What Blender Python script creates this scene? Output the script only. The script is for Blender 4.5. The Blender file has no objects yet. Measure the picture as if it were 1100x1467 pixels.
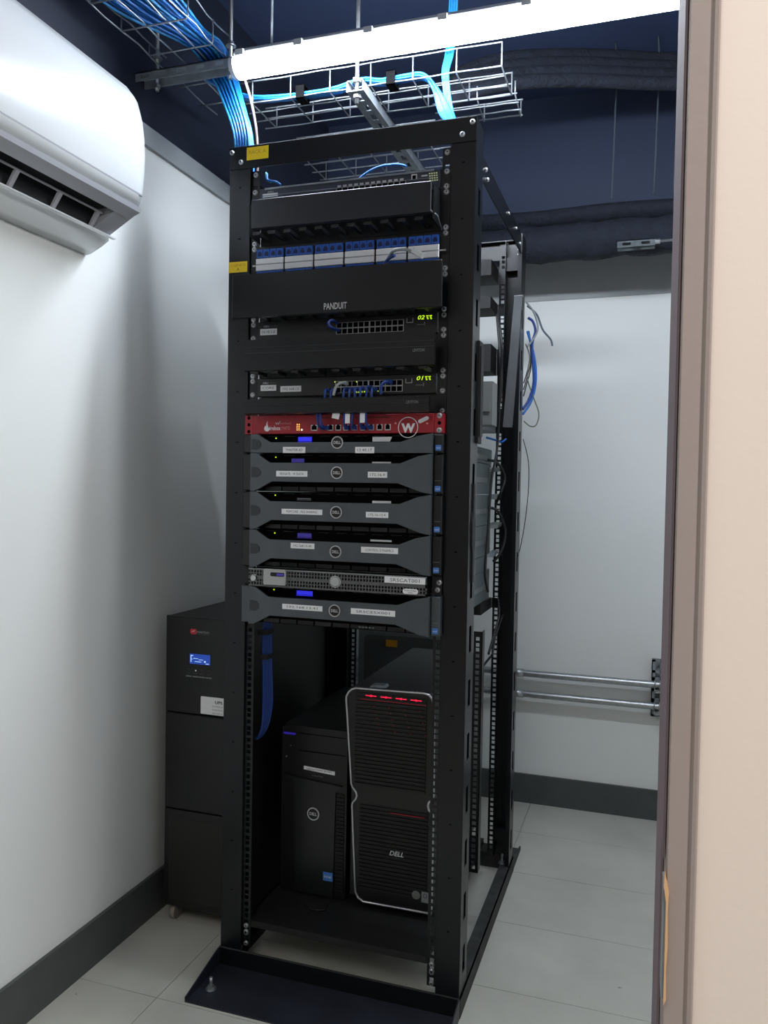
import bpy, bmesh, math, random
from mathutils import Vector, Matrix
random.seed(7)
scene = bpy.context.scene
C = scene.collection

# ------------------------------------------------------------------ camera
CAM = Vector((0.6674, -1.7037, 1.1661)); YAW, PITCH, ROLL, F = 0.3197, 0.0273, 0.0176, 1142.7
fw = Vector((-math.sin(YAW)*math.cos(PITCH), math.cos(YAW)*math.cos(PITCH), -math.sin(PITCH)))
rt = Vector((math.cos(YAW), math.sin(YAW), 0)); up = rt.cross(fw)
rt2 = rt*math.cos(ROLL)+up*math.sin(ROLL); up2 = -rt*math.sin(ROLL)+up*math.cos(ROLL)
cd = bpy.data.cameras.new('camera'); cam = bpy.data.objects.new('camera', cd); C.objects.link(cam)
m = Matrix.Identity(4)
for i in range(3):
    m[i][0] = rt2[i]; m[i][1] = up2[i]; m[i][2] = -fw[i]; m[i][3] = CAM[i]
cam.matrix_world = m
cd.sensor_fit = 'VERTICAL'; cd.sensor_height = 36.0; cd.lens = F*36.0/1467.0
cd.clip_start = 0.02; cd.clip_end = 50
scene.camera = cam

# ------------------------------------------------------------------ world, lights, exposure
w = bpy.data.worlds.new('world'); scene.world = w; w.use_nodes = True
w.node_tree.nodes['Background'].inputs[0].default_value = (0.9, 0.93, 1, 1)
w.node_tree.nodes['Background'].inputs[1].default_value = 0.05
vs = scene.view_settings
vs.view_transform = 'Standard'; vs.look = 'None'; vs.gamma = 1; vs.use_curve_mapping = False
vs.exposure = 0.0
LAMP = 84.0          # emission of the room's strip light
HALL = 17.0          # soft fill light, added unseen over the corridor
HALL2 = 26.0         # corridor lamp further right, shining in through the doorway
al = bpy.data.lights.new('corridor_fill', 'AREA'); al.shape = 'RECTANGLE'; al.size = 0.6; al.size_y = 1.2
al.energy = HALL; al.color = (1.0, 0.97, 0.93)
alo = bpy.data.objects.new('corridor_fill', al); alo.location = (.35, -2.45, 2.52); C.objects.link(alo)
al2 = bpy.data.lights.new('corridor_lamp', 'AREA'); al2.shape = 'SQUARE'; al2.size = 0.14; al2.energy = HALL2; al2.color = (1.0, 0.97, 0.93)
alo2 = bpy.data.objects.new('corridor_lamp', al2); alo2.location = (1.7, -2.26, 2.0); C.objects.link(alo2)
alo2.rotation_euler = (Vector((-.3, -.6, .9))-alo2.location).to_track_quat('-Z', 'Y').to_euler()

# ------------------------------------------------------------------ materials
def lin(c):
    return tuple((x/255/12.92) if x/255 <= .04045 else ((x/255+.055)/1.055)**2.4 for x in c)
MATS = {}
def mat(name, rgb, rough=.5, metal=0, noise=0, nscale=20, bump=0, bscale=60, emit=0, spec=.5, coat=0, stretch=None, alpha=None):
    if name in MATS: return MATS[name]
    M = bpy.data.materials.new(name); M.use_nodes = True; N = M.node_tree.nodes; L = M.node_tree.links
    b = N['Principled BSDF']; c = lin(rgb)
    b.inputs['Base Color'].default_value = (*c, 1); b.inputs['Roughness'].default_value = rough
    b.inputs['Metallic'].default_value = metal; b.inputs['Specular IOR Level'].default_value = spec
    if coat: b.inputs['Coat Weight'].default_value = coat; b.inputs['Coat Roughness'].default_value = .15
    if emit:
        b.inputs['Emission Color'].default_value = (*c, 1); b.inputs['Emission Strength'].default_value = emit
    if noise or bump:
        tc = N.new('ShaderNodeTexCoord'); mp = N.new('ShaderNodeMapping'); L.new(tc.outputs['Object'], mp.inputs[0])
        if stretch: mp.inputs['Scale'].default_value = stretch
    if noise:
        n = N.new('ShaderNodeTexNoise'); n.inputs['Scale'].default_value = nscale; n.inputs['Detail'].default_value = 6
        L.new(mp.outputs[0], n.inputs[0])
        r = N.new('ShaderNodeMapRange'); r.inputs['From Min'].default_value = .3; r.inputs['From Max'].default_value = .7
        r.inputs['To Min'].default_value = 1-noise; r.inputs['To Max'].default_value = 1+noise
        L.new(n.outputs[0], r.inputs[0])
        x = N.new('ShaderNodeVectorMath'); x.operation = 'SCALE'; x.inputs[0].default_value = c
        L.new(r.outputs[0], x.inputs['Scale']); L.new(x.outputs[0], b.inputs['Base Color'])
    if bump:
        n2 = N.new('ShaderNodeTexNoise'); n2.inputs['Scale'].default_value = bscale; n2.inputs['Detail'].default_value = 4
        L.new(mp.outputs[0], n2.inputs[0])
        bp = N.new('ShaderNodeBump'); bp.inputs['Strength'].default_value = bump; bp.inputs['Distance'].default_value = .01
        L.new(n2.outputs[0], bp.inputs['Height']); L.new(bp.outputs[0], b.inputs['Normal'])
    MATS[name] = M; return M

M_wall = mat('wall_paint', (226, 229, 227), .55, noise=.03, nscale=3, bump=.05, bscale=90)
M_ceil = mat('ceiling_paint', (50, 64, 96), .7, noise=.12, nscale=4)
M_cream = mat('corridor_paint', (216, 203, 193), .6, noise=.01, nscale=5, bump=.02, bscale=160)
M_corr = mat('corridor_far_paint', (112, 108, 104), .7)
M_band = mat('grey_band', (150, 156, 158), .7, noise=.05, nscale=12)
M_base = mat('baseboard_paint', (72, 76, 75), .45, noise=.12, nscale=14, bump=.04, bscale=60)
M_grout = mat('grout', (112, 110, 100), .9)
M_jamb = mat('jamb_paint', (150, 138, 133), .5, noise=.02, nscale=6, bump=.03, bscale=160, spec=.35)
M_stop = mat('door_stop_paint', (118, 104, 108), .75, spec=.25)
M_black = mat('rack_black', (11, 14, 18), .32, noise=.12, nscale=30, spec=.4)
M_blackm = mat('black_matt', (12, 13, 14), .6)
M_blacks = mat('black_plastic', (12, 13, 15), .35)
M_hole = mat('hole_black', (4, 4, 5), .9, spec=.1)
M_dust = mat('dusty_black', (52, 54, 52), .7, noise=.5, nscale=25)
M_grey = mat('bezel_grey', (82, 88, 93), .38, metal=.35, noise=.05, nscale=40)
M_grey2 = mat('chassis_steel', (120, 130, 132), .4, metal=.6, noise=.06, nscale=18)
M_silver = mat('silver', (200, 202, 205), .28, metal=.9)
M_zinc = mat('zinc', (170, 174, 176), .35, metal=.85, noise=.15, nscale=60)
M_galv = mat('galvanised', (140, 148, 154), .5, metal=.4, noise=.2, nscale=30)
M_wire = mat('tray_wire', (150, 156, 162), .4, metal=.6)
M_white = mat('white_label', (236, 238, 240), .6)
M_ink = mat('ink', (60, 60, 64), .7)
M_acw = mat('ac_white', (210, 214, 216), .25, coat=.25)
M_acg = mat('ac_grey', (158, 160, 166), .4)
M_acd = mat('ac_dark', (24, 26, 28), .5)
M_blue = mat('blue_cable', (12, 98, 176), .45)
M_blue2 = mat('blue_cable_pale', (36, 130, 192), .45)
M_blued = mat('blue_patch', (18, 56, 130), .5)
M_jack = mat('blue_jack', (24, 92, 190), .4)
M_jackd = mat('blue_jack_dark', (6, 24, 80), .6)
M_cabk = mat('black_cable', (16, 17, 19), .5)
M_cabg = mat('grey_cable', (128, 134, 136), .5)
M_red = mat('firewall_red', (160, 22, 38), .42, noise=.05, nscale=30)
M_yel = mat('yellow_sticker', (240, 206, 10), .55)
M_lcdb = mat('lcd_blue', (44, 44, 226), .4, emit=.8)
M_lcdd = mat('lcd_dim', (60, 50, 150), .4, emit=.35)
M_lcdu = mat('lcd_ups', (34, 72, 170), .4, emit=.55)
M_lcdt = mat('lcd_glyph', (170, 200, 240), .4, emit=.9)
M_ledg = mat('led_green', (186, 228, 20), .4, emit=1.4)
M_leda = mat('led_amber', (250, 190, 90), .4, emit=2)
M_ledr = mat('led_red', (235, 20, 60), .4, emit=1.6)
M_ledrd = mat('led_red_dim', (150, 14, 40), .4, emit=.25)
M_badge = mat('blue_badge', (70, 130, 210), .4)
M_foam = mat('pipe_insulation', (27, 33, 46), .85, noise=.3, nscale=30, bump=.8, bscale=60)
M_lamp = mat('lamp_glow', (236, 244, 255), .5, emit=LAMP)
M_lampb = mat('lamp_body', (190, 196, 200), .5)
M_encl = mat('enclosure_grey', (120, 124, 122), .5, metal=.3)
M_tan = mat('bare_wood', (200, 160, 120), .7)
M_clear = mat('clear_plug', (205, 210, 210), .25)

# wall with black paint sprayed down from the ceiling, ragged lower edge
def wall_two_tone(name, zedge, dark=(46, 58, 84)):
    M = bpy.data.materials.new(name); M.use_nodes = True; N = M.node_tree.nodes; L = M.node_tree.links
    b = N['Principled BSDF']; b.inputs['Roughness'].default_value = .6
    g = N.new('ShaderNodeNewGeometry'); s = N.new('ShaderNodeSeparateXYZ'); L.new(g.outputs['Position'], s.inputs[0])
    n = N.new('ShaderNodeTexNoise'); n.inputs['Scale'].default_value = 35; n.inputs['Detail'].default_value = 4
    L.new(g.outputs['Position'], n.inputs[0])
    a = N.new('ShaderNodeMath'); a.operation = 'MULTIPLY_ADD'; a.inputs[1].default_value = .03
    L.new(n.outputs[0], a.inputs[0]); L.new(s.outputs['Z'], a.inputs[2])
    r = N.new('ShaderNodeMapRange'); r.inputs['From Min'].default_value = zedge; r.inputs['From Max'].default_value = zedge+.006
    L.new(a.outputs[0], r.inputs[0])
    x = N.new('ShaderNodeMix'); x.data_type = 'RGBA'; L.new(r.outputs[0], x.inputs[0])
    x.inputs[6].default_value = (*lin((226, 229, 227)), 1); x.inputs[7].default_value = (*lin(dark), 1)
    L.new(x.outputs[2], b.inputs['Base Color'])
    return M
M_wall_back = wall_two_tone('back_wall_paint', 2.03)
M_wall_left = wall_two_tone('left_wall_paint', 2.107, (33, 39, 56))

def tile_mat():
    M = bpy.data.materials.new('floor_tile'); M.use_nodes = True; N = M.node_tree.nodes; L = M.node_tree.links
    b = N['Principled BSDF']; b.inputs['Roughness'].default_value = .32
    g = N.new('ShaderNodeNewGeometry')
    n = N.new('ShaderNodeTexNoise'); n.inputs['Scale'].default_value = 5; n.inputs['Detail'].default_value = 8
    L.new(g.outputs['Position'], n.inputs[0])
    r = N.new('ShaderNodeValToRGB'); e = r.color_ramp.elements
    e[0].position = .3; e[0].color = (*lin((186, 186, 176)), 1); e[1].position = .7; e[1].color = (*lin((202, 202, 192)), 1)
    L.new(n.outputs[0], r.inputs[0])
    n3 = N.new('ShaderNodeTexNoise'); n3.inputs['Scale'].default_value = 26; n3.inputs['Detail'].default_value = 2
    L.new(g.outputs['Position'], n3.inputs[0])
    r3 = N.new('ShaderNodeMapRange'); r3.inputs['From Min'].default_value = .76; r3.inputs['From Max'].default_value = .8
    L.new(n3.outputs[0], r3.inputs[0])
    x = N.new('ShaderNodeMix'); x.data_type = 'RGBA'; L.new(r3.outputs[0], x.inputs[0]); L.new(r.outputs[0], x.inputs[6])
    x.inputs[7].default_value = (*lin((90, 86, 78)), 1)
    L.new(x.outputs[2], b.inputs['Base Color'])
    return M
M_tile = tile_mat()

# ------------------------------------------------------------------ building helpers
ORG = {}
def org(o):
    return ORG.get(o.name, Vector((0, 0, 0))) if o else Vector((0, 0, 0))
class MB:
    def __init__(s): s.v = []; s.f = []; s.m = []; s.sm = []
    def add(s, vs, fs, mi=0, smooth=False):
        n = len(s.v); s.v += [Vector(v) for v in vs]
        for f in fs: s.f.append([i+n for i in f]); s.m.append(mi); s.sm.append(smooth)
        return s
    def box(s, x0, x1, y0, y1, z0, z1, mi=0, b=0):
        if x0 > x1: x0, x1 = x1, x0
        if y0 > y1: y0, y1 = y1, y0
        if z0 > z1: z0, z1 = z1, z0
        if b:
            b = min(b, (x1-x0)*.45, (z1-z0)*.45, (y1-y0)*.9)
            # chamfered towards -y face
            vs = [(x0, y1, z0), (x1, y1, z0), (x1, y1, z1), (x0, y1, z1), (x0, y0+b, z0), (x1, y0+b, z0), (x1, y0+b, z1), (x0, y0+b, z1),
                  (x0+b, y0, z0+b), (x1-b, y0, z0+b), (x1-b, y0, z1-b), (x0+b, y0, z1-b)]
            fs = [(0, 3, 2, 1), (0, 1, 5, 4), (1, 2, 6, 5), (2, 3, 7, 6), (3, 0, 4, 7), (4, 5, 9, 8), (5, 6, 10, 9), (6, 7, 11, 10), (7, 4, 8, 11), (8, 9, 10, 11)]
            return s.add(vs, fs, mi)
        vs = [(x0, y0, z0), (x1, y0, z0), (x1, y1, z0), (x0, y1, z0), (x0, y0, z1), (x1, y0, z1), (x1, y1, z1), (x0, y1, z1)]
        return s.add(vs, [(0, 3, 2, 1), (4, 5, 6, 7), (0, 1, 5, 4), (1, 2, 6, 5), (2, 3, 7, 6), (3, 0, 4, 7)], mi)
    def prism(s, pts, a, b, axis='y', mi=0, smooth=False):
        # pts polygon in the plane across axis; y: (x,z); x: (y,z); z: (x,y)
        def P(p, t): return {'y': (p[0], t, p[1]), 'x': (t, p[0], p[1]), 'z': (p[0], p[1], t)}[axis]
        n = len(pts); vs = [P(p, a) for p in pts]+[P(p, b) for p in pts]
        fs = [list(range(n)), list(range(2*n-1, n-1, -1))]
        s.add(vs, fs, mi)
        k = len(s.v)-2*n
        for i in range(n):
            j = (i+1) % n; s.f.append([k+i, k+n+i, k+n+j, k+j]); s.m.append(mi); s.sm.append(smooth)
        return s
    def cyl(s, c, r, h, axis='y', n=16, mi=0, r2=None, smooth=True):
        c = Vector(c); r2 = r if r2 is None else r2
        ax = {'x': (Vector((0, 1, 0)), Vector((0, 0, 1)), Vector((1, 0, 0))), 'y': (Vector((1, 0, 0)), Vector((0, 0, 1)), Vector((0, 1, 0))), 'z': (Vector((1, 0, 0)), Vector((0, 1, 0)), Vector((0, 0, 1)))}[axis]
        vs = []
        for t, rr in ((0, r), (h, r2)):
            for i in range(n):
                a = 2*math.pi*i/n; vs.append(c+ax[0]*rr*math.cos(a)+ax[1]*rr*math.sin(a)+ax[2]*t)
        k = len(s.v); s.add(vs, [list(range(n)), list(range(2*n-1, n-1, -1))], mi)
        for i in range(n):
            j = (i+1) % n; s.f.append([k+i, k+n+i, k+n+j, k+j]); s.m.append(mi); s.sm.append(smooth)
        return s
    def ring(s, c, r0, r1, y0, y1, n=28, mi=0):
        c = Vector(c); vs = []
        for rr, y in ((r0, y0), (r1, y0), (r1, y1), (r0, y1)):
            for i in range(n):
                a = 2*math.pi*i/n; vs.append((c.x+rr*math.cos(a), y, c.z+rr*math.sin(a)))
        fs = []
        for k in range(4):
            for i in range(n):
                j = (i+1) % n; k2 = (k+1) % 4; fs.append([k*n+i, k*n+j, k2*n+j, k2*n+i])
        return s.add(vs, fs, mi)
    def tube(s, pts, r, n=8, mi=0, closed=False):
        P = [Vector(p) for p in pts]; m = len(P); vs = []; nrm = None
        for i in range(m):
            if closed: t = (P[(i+1) % m]-P[i-1])
            else: t = P[min(i+1, m-1)]-P[max(i-1, 0)]
            if t.length < 1e-9: t = Vector((0, 0, 1))
            t.normalize()
            if nrm is None:
                nrm = t.orthogonal().normalized()
            else:
                nrm = (nrm-t*nrm.dot(t))
                nrm = nrm.normalized() if nrm.length > 1e-6 else t.orthogonal().normalized()
            bn = t.cross(nrm)
            for k in range(n):
                a = 2*math.pi*k/n; vs.append(P[i]+nrm*r*math.cos(a)+bn*r*math.sin(a))
        fs = []
        for i in range(m if closed else m-1):
            i2 = (i+1) % m
            for k in range(n):
                k2 = (k+1) % n; fs.append([i*n+k, i*n+k2, i2*n+k2, i2*n+k])
        k0 = len(s.v); s.add(vs, fs, mi, True)
        if not closed: s.add([], [])
        if not closed:
            s.f.append([k0+k for k in range(n)][::-1]); s.m.append(mi); s.sm.append(False)
            s.f.append([k0+(m-1)*n+k for k in range(n)]); s.m.append(mi); s.sm.append(False)
        return s
    def islands(s):
        """the loose lumps of this mesh, clustered: lumps that lie close together count as one piece"""
        p = list(range(len(s.v)))
        def find(i):
            while p[i] != i: p[i] = p[p[i]]; i = p[i]
            return i
        for f in s.f:
            a = find(f[0])
            for i in f[1:]: p[find(i)] = a
        box = {}
        for i, v in enumerate(s.v):
            r = find(i); b = box.get(r)
            if b is None: box[r] = [v.copy(), v.copy()]
            else:
                for k in range(3): b[0][k] = min(b[0][k], v[k]); b[1][k] = max(b[1][k], v[k])
        ks = list(box)
        if len(ks) < 2 or len(ks) > 60: return None
        q = {k: k for k in ks}
        def fq(i):
            while q[i] != i: i = q[i]
            return i
        for i, a in enumerate(ks):
            for b in ks[i+1:]:
                A, B = box[a], box[b]; g = Vector([max(0, B[0][k]-A[1][k], A[0][k]-B[1][k]) for k in range(3)]).length
                sz = max(max(A[1]-A[0]), max(B[1]-B[0]))
                if g <= max(.0195, .49*sz): q[fq(a)] = fq(b)
        grp = {}
        for i in range(len(s.v)): grp.setdefault(fq(find(i)), []).append(i)
        return None if len(grp) < 2 else list(grp.values())
    def build(s, name, mats, parent=None, **kw):
        gr = None if kw.get('kind') == 'stuff' else s.islands()
        if gr:
            first = None; of = {}
            for n_, g in enumerate(gr):
                for i in g: of[i] = n_
            for n_, g in enumerate(gr):
                m_ = MB(); ix = {i: k for k, i in enumerate(g)}; m_.v = [s.v[i] for i in g]
                for f, a, b in zip(s.f, s.m, s.sm):
                    if f and of[f[0]] == n_: m_.f.append([ix[i] for i in f]); m_.m.append(a); m_.sm.append(b)
                o = m_.build1(name, mats, parent, **kw); first = first or o
            return first
        return s.build1(name, mats, parent, **kw)
    def build1(s, name, mats, parent=None, **kw):
        if not isinstance(mats, (list, tuple)): mats = [mats]
        o0 = org(parent); me = bpy.data.meshes.new(name)
        me.from_pydata([v-o0 for v in s.v], [], s.f)
        for x in mats: me.materials.append(x)
        me.polygons.foreach_set('material_index', s.m); me.polygons.foreach_set('use_smooth', s.sm)
        bm = bmesh.new(); bm.from_mesh(me); bmesh.ops.recalc_face_normals(bm, faces=bm.faces[:]); bm.to_mesh(me); bm.free()
        me.update()
        o = bpy.data.objects.new(name, me); C.objects.link(o)
        if parent: o.parent = parent
        ORG[o.name] = o0
        for k, v in kw.items(): o[k] = v
        return o
def thing(name, label, cat, loc, group=None):
    o = bpy.data.objects.new(name, None); C.objects.link(o); o.location = loc; o.empty_display_size = .05
    ORG[o.name] = Vector(loc); o['label'] = label; o['category'] = cat
    if group: o['group'] = group
    return o
def solo(o, label, cat, group=None):
    o['label'] = label; o['category'] = cat
    if group: o['group'] = group
    return o
def struct(o): o['kind'] = 'structure'; return o
def place(name, me, loc, parent, **kw):
    o = bpy.data.objects.new(name, me); C.objects.link(o); o.parent = parent; o.location = Vector(loc)-org(parent)
    ORG[o.name] = org(parent)
    for k, v in kw.items(): o[k] = v
    return o
def text(s, rect, y, m_, parent, name='lettering', axis='y', bold=0.0, flip=False, shear=0):
    # flat printed text in the x-z plane facing -y, fitted to rect (x0,x1,z0,z1)
    cu = bpy.data.curves.new('t', 'FONT'); cu.body = s; cu.size = 1; cu.resolution_u = 2; cu.offset = bold; cu.shear = shear
    cu.align_x = 'LEFT'
    o = bpy.data.objects.new('t', cu); C.objects.link(o)
    bpy.context.view_layer.update()
    me = bpy.data.meshes.new_from_object(o.evaluated_get(bpy.context.evaluated_depsgraph_get()))
    bpy.data.objects.remove(o); bpy.data.curves.remove(cu)
    xs = [v.co.x for v in me.vertices]; ys = [v.co.y for v in me.vertices]
    a, b, c, d = min(xs), max(xs), min(ys), max(ys); x0, x1, z0, z1 = rect; o0 = org(parent)
    for v in me.vertices:
        X = x0+(v.co.x-a)/(b-a)*(x1-x0); Z = z0+(v.co.y-c)/(d-c)*(z1-z0)
        v.co = Vector((X, y, Z))-o0
    me.materials.clear(); me.materials.append(m_)
    me.name = name
    t = bpy.data.objects.new(name, me); C.objects.link(t); t.parent = parent; ORG[t.name] = o0
    return t
def smooth_path(pts, k=6):
    P = [Vector(p) for p in pts]; out = []
    for i in range(len(P)-1):
        p0 = P[max(i-1, 0)]; p1 = P[i]; p2 = P[i+1]; p3 = P[min(i+2, len(P)-1)]
        for j in range(k):
            t = j/k
            out.append(.5*((2*p1)+(p2-p0)*t+(2*p0-5*p1+4*p2-p3)*t*t+(3*p1-p0-3*p2+p3)*t**3))
    out.append(P[-1]); return out
def rrect(x0, x1, z0, z1, r, n=4):
    out = []
    for cx, cz, a0 in ((x1-r, z1-r, 0), (x0+r, z1-r, 90), (x0+r, z0+r, 180), (x1-r, z0+r, 270)):
        for i in range(n+1):
            a = math.radians(a0+90*i/n); out.append((cx+r*math.cos(a), cz+r*math.sin(a)))
    return out

U = .04445; ZB0 = 1.8698; YR = .0073
def zb(k): return ZB0-k*U
XL, YB, YF0, YF1, XR, ZC = -.5895, 1.3, -1.3, -1.15, 1.3, 2.62

# ------------------------------------------------------------------ the room
fl = struct(MB().box(XL-.1, 3.1, -3.1, YB+.1, -.06, -.004).build('floor', M_grout))
xs = [XL, -.368, .276, .92, XR]; ys = [-1.3]+[-.163+.297*k for k in range(-3, 5)]+[YB]
tl = {}
for i in range(4):
    for j in range(len(ys)-1):
        a, b, c, d = xs[i]+.0008, xs[i+1]-.0008, ys[j]+.0008, ys[j+1]-.0008
        MB().box(a, b, c, d, -.004, 0).build('tile', M_tile, fl)
for i in range(4):
    for j in range(3):
        MB().box(-.6+.6*i+.001, -.6*-1*0+.0*i-.6+.6*(i+1)-.001, -1.302-.6*j, -1.9+.002-.6*j, -.004, 0).build('tile', M_tile, fl)
struct(MB().box(XL-.1, 3.1, -3.1, YB+.1, ZC, ZC+.05).build('ceiling', M_ceil))
struct(MB().box(XL-.1, XL, -3.1, YB+.1, 0, ZC).build('wall_left', M_wall_left))
struct(MB().box(XL, XR, YB, YB+.1, 0, ZC).build('wall_back', M_wall_back))
struct(MB().box(XR, XR+.1, YF1, YB+.1, 0, ZC).build('wall_right', M_wall))
struct(MB().box(XL, 3.0, -3.1, -3.0, 0, ZC).box(3.0, 3.1, -3.1, -1.15, 0, ZC).build('wall_corridor', M_corr))
# front wall with the doorway
DL, DR, DH = -.30, .6935, 2.1
struct(MB().box(DR, 3.0, YF0, YF1, 0, ZC).box(XL, DL, YF0, YF1, 0, ZC).box(DL, DR, YF0, YF1, DH+.02, ZC).build('wall_front', M_cream))
struct(MB().box(XL+.0004, XL+.010, -1.15, YB, 2.042, 2.094).build('wall_band_1', M_band))  # thin grey strip along the left wall, below the dark paint
struct(MB().prism([(XL+.01, 1.868), (XR, 1.884), (XR, 2.030), (XL+.01, 2.030)], YB-.004, YB-.0004, 'y').build('wall_band_2', mat('grey_band_back', (160, 164, 164), .7, noise=.05, nscale=12)))  # grey strip laid on the back wall, darkening the band under the pipes
# baseboards
struct(MB().box(XL, XL+.010, -1.15, YB, 0, .112).build('baseboard_left', M_base))
struct(MB().box(XL+.01, XR, YB-.010, YB, 0, .108).build('baseboard_back', M_base))
# doorway frame
dr = bpy.data.objects.new('door_1', None); C.objects.link(dr); dr['kind'] = 'structure'; ORG['door_1'] = Vector((0, 0, 0))
jx = .6800
def jamb_profile(x, s):
    return [(x+s*.0006, -1.3015), (x+s*.0, -1.300), (x-s*.0002, -1.296), (x-s*.0004, -1.2), (x-s*.0006, -1.15), (x+s*.012, -1.15), (x+s*.0134, -1.3), (x+s*.0134, -1.3025), (x+s*.0125, -1.3045), (x+s*.0108, -1.304), (x+s*.0098, -1.3025)]
MB().prism(jamb_profile(jx, 1), 0, DH, 'z').build('jamb', M_jamb, dr)
MB().prism(jamb_profile(DL+.0135, -1), 0, DH, 'z').build('jamb', M_jamb, dr)
MB().box(DL, DR, -1.302, -1.15, DH, DH+.02).build('door_head', M_jamb, dr)
mb = MB(); mb.box(jx-.0018, jx-.0006, -1.297, -1.14, .99, DH).box(jx-.0018, jx-.0006, -1.27, -1.14, 0, .99); mb.build('door_stop', M_stop, dr)
sp = MB().box(jx-.0012, jx+.0006, -1.3035, -1.285, .925, .978).build('strike_plate', M_galv, dr)
MB().prism([(jx+.0002, .922), (jx+.0014, .925), (jx+.0010, .94), (jx+.0015, .95), (jx+.0011, .968), (jx+.0014, .977), (jx-.0006, .986), (jx-.0010, .98), (jx+.0002, .972)], -1.3045, -1.300, 'y').build('chipped_edge', M_tan, dr)

# ------------------------------------------------------------------ strip light above the rack
LY, LZ = .015, 2.168
lt = thing('strip_light', 'long glowing white strip light hanging above the rack', 'light', (-.31, LY, LZ))
pr = []
for i in range(17):
    a = math.pi*(.86+1.28*i/16); pr.append((LY+.030*math.cos(a), LZ+.026*math.sin(a)))
MB().prism(pr, -.288, .93, 'x', smooth=True).build('diffuser', M_lamp, lt)
MB().prism([(LY-.021, LZ+.011), (LY-.019, LZ+.026), (LY-.012, LZ+.036), (LY+.012, LZ+.036), (LY+.019, LZ+.026), (LY+.021, LZ+.011)], -.29, .935, 'x').build('housing', M_lampb, lt)
for x0 in (-.2985, .93):
    MB().prism([(p[0], p[1]) for p in pr], x0, x0+.0105, 'x').build('end_cap', M_lampb, lt)
for x in (-.27, -.12, .05, .22, .4, .58, .76, .9):
    MB().box(x-.010, x+.010, LY-.030, LY-.017, LZ+.012, LZ+.026).box(x-.010, x+.010, LY+.017, LY+.030, LZ+.012, LZ+.026).build('clip', M_lampb, lt)
for x in (-.2, .8):
    MB().cyl((x, LY, LZ+.036), .003, ZC-LZ-.036, 'z', 8).build('suspension_rod', M_galv, lt)

# ------------------------------------------------------------------ air conditioner on the left wall
ac = thing('air_conditioner', 'white wall-mounted split air conditioner with open louvre flap', 'air conditioner', (XL, -.6, 1.7))
front = [(-.400, 1.772), (-.391, 1.80), (-.386, 1.84), (-.384, 1.88), (-.386, 1.92), (-.392, 1.96), (-.405, 2.003), (-.425, 2.028), (-.46, 2.048), (-.51, 2.06), (-.588, 2.065)]
def ac_sections(base, zlo, ylist):
    secs = []
    for y, sh, dz in ylist:
        secs.append([(max(x-sh*(x+.589)/.2, -.5885), y, z-(dz*(z-1.72)/.35 if z > 1.8 else -dz*.4*(1 if x > -.56 else 0))) for x, z in base])
    return secs
def loft(secs, closed=True):
    vs = []; fs = []; n = len(secs[0])
    for s_ in secs: vs += s_
    for i in range(len(secs)-1):
        for k in range(n if closed else n-1):
            k2 = (k+1) % n; fs.append([i*n+k, i*n+k2, (i+1)*n+k2, (i+1)*n+k])
    if closed: fs += [list(range(n))[::-1], [(len(secs)-1)*n+k for k in range(n)]]
    return vs, fs
ends = [(-1.06, .05, .02), (-1.04, .012, .006), (-1.0, 0, 0), (-.225, 0, 0), (-.205, .006, .003), (-.19, .02, .01), (-.178, .05, .025), (-.172, .09, .05)]
body = front+[(-.588, 1.80), (-.41, 1.775)]
vs_, fs_ = loft(ac_sections(body, 1.7, ends)); MB().add(vs_, fs_, 0, True).build('front_cover', M_acw, ac)
# lower casing: chin strip, end cheeks, rear underside
chin = [(-.399, 1.7715), (-.402, 1.762), (-.415, 1.757), (-.432, 1.752), (-.436, 1.766), (-.42, 1.774)]
vs_, fs_ = loft([[(x, y, z) for x, z in chin] for y in (-1.03, -.205)]); MB().add(vs_, fs_, 0).build('chin_strip', M_acg, ac)
rear = [(-.488, 1.722), (-.51, 1.712), (-.55, 1.702), (-.588, 1.700), (-.588, 1.80), (-.50, 1.80), (-.489, 1.79)]
def cheek(y, s): return [(max(x-s*(x+.589), -.588), y, z) for x, z in rear]
vs_, fs_ = loft([cheek(-1.05, .1), cheek(-1.02, 0), cheek(-.22, 0), cheek(-.19, .06), cheek(-.165, .25), cheek(-.15, .6)])
MB().add(vs_, fs_, 0, True).build('underside_casing', M_acw, ac)
for y0, y1 in ((-1.03, -.98), (-.25, -.195)):
    MB().prism([(-.405, 1.772), (-.43, 1.7565), (-.488, 1.7235), (-.50, 1.75), (-.47, 1.778), (-.41, 1.773)], y0, y1, 'y').build('end_cheek', M_acg, ac)
MB().box(-.4895, -.4335, -.98, -.25, 1.762, 1.768).box(-.4895, -.4865, -.98, -.25, 1.724, 1.762).build('air_outlet', M_acd, ac)
MB().box(-.488, -.478, -1.0, -.185, 1.7165, 1.7195).build('louvre_flap', M_acw, ac)
MB().prism([(-.3925, 1.7945), (-.3918, 1.7975), (-.3960, 1.7975), (-.3965, 1.7945)], -1.0, -.21, 'y').build('panel_gap', M_acg, ac)
mb = MB(); mb.box(-.462, -.4585, -.97, -.258, 1.748, 1.7515)
mb.build('vane_rail', M_acg, ac)
for k in range(7):
    y = -.262-.115*k
    MB().prism([(-.459, 1.7495), (-.480, 1.7195), (-.486, 1.7195), (-.466, 1.7505)], y-.010, y, 'y').build('vane', M_acg, ac)

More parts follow.
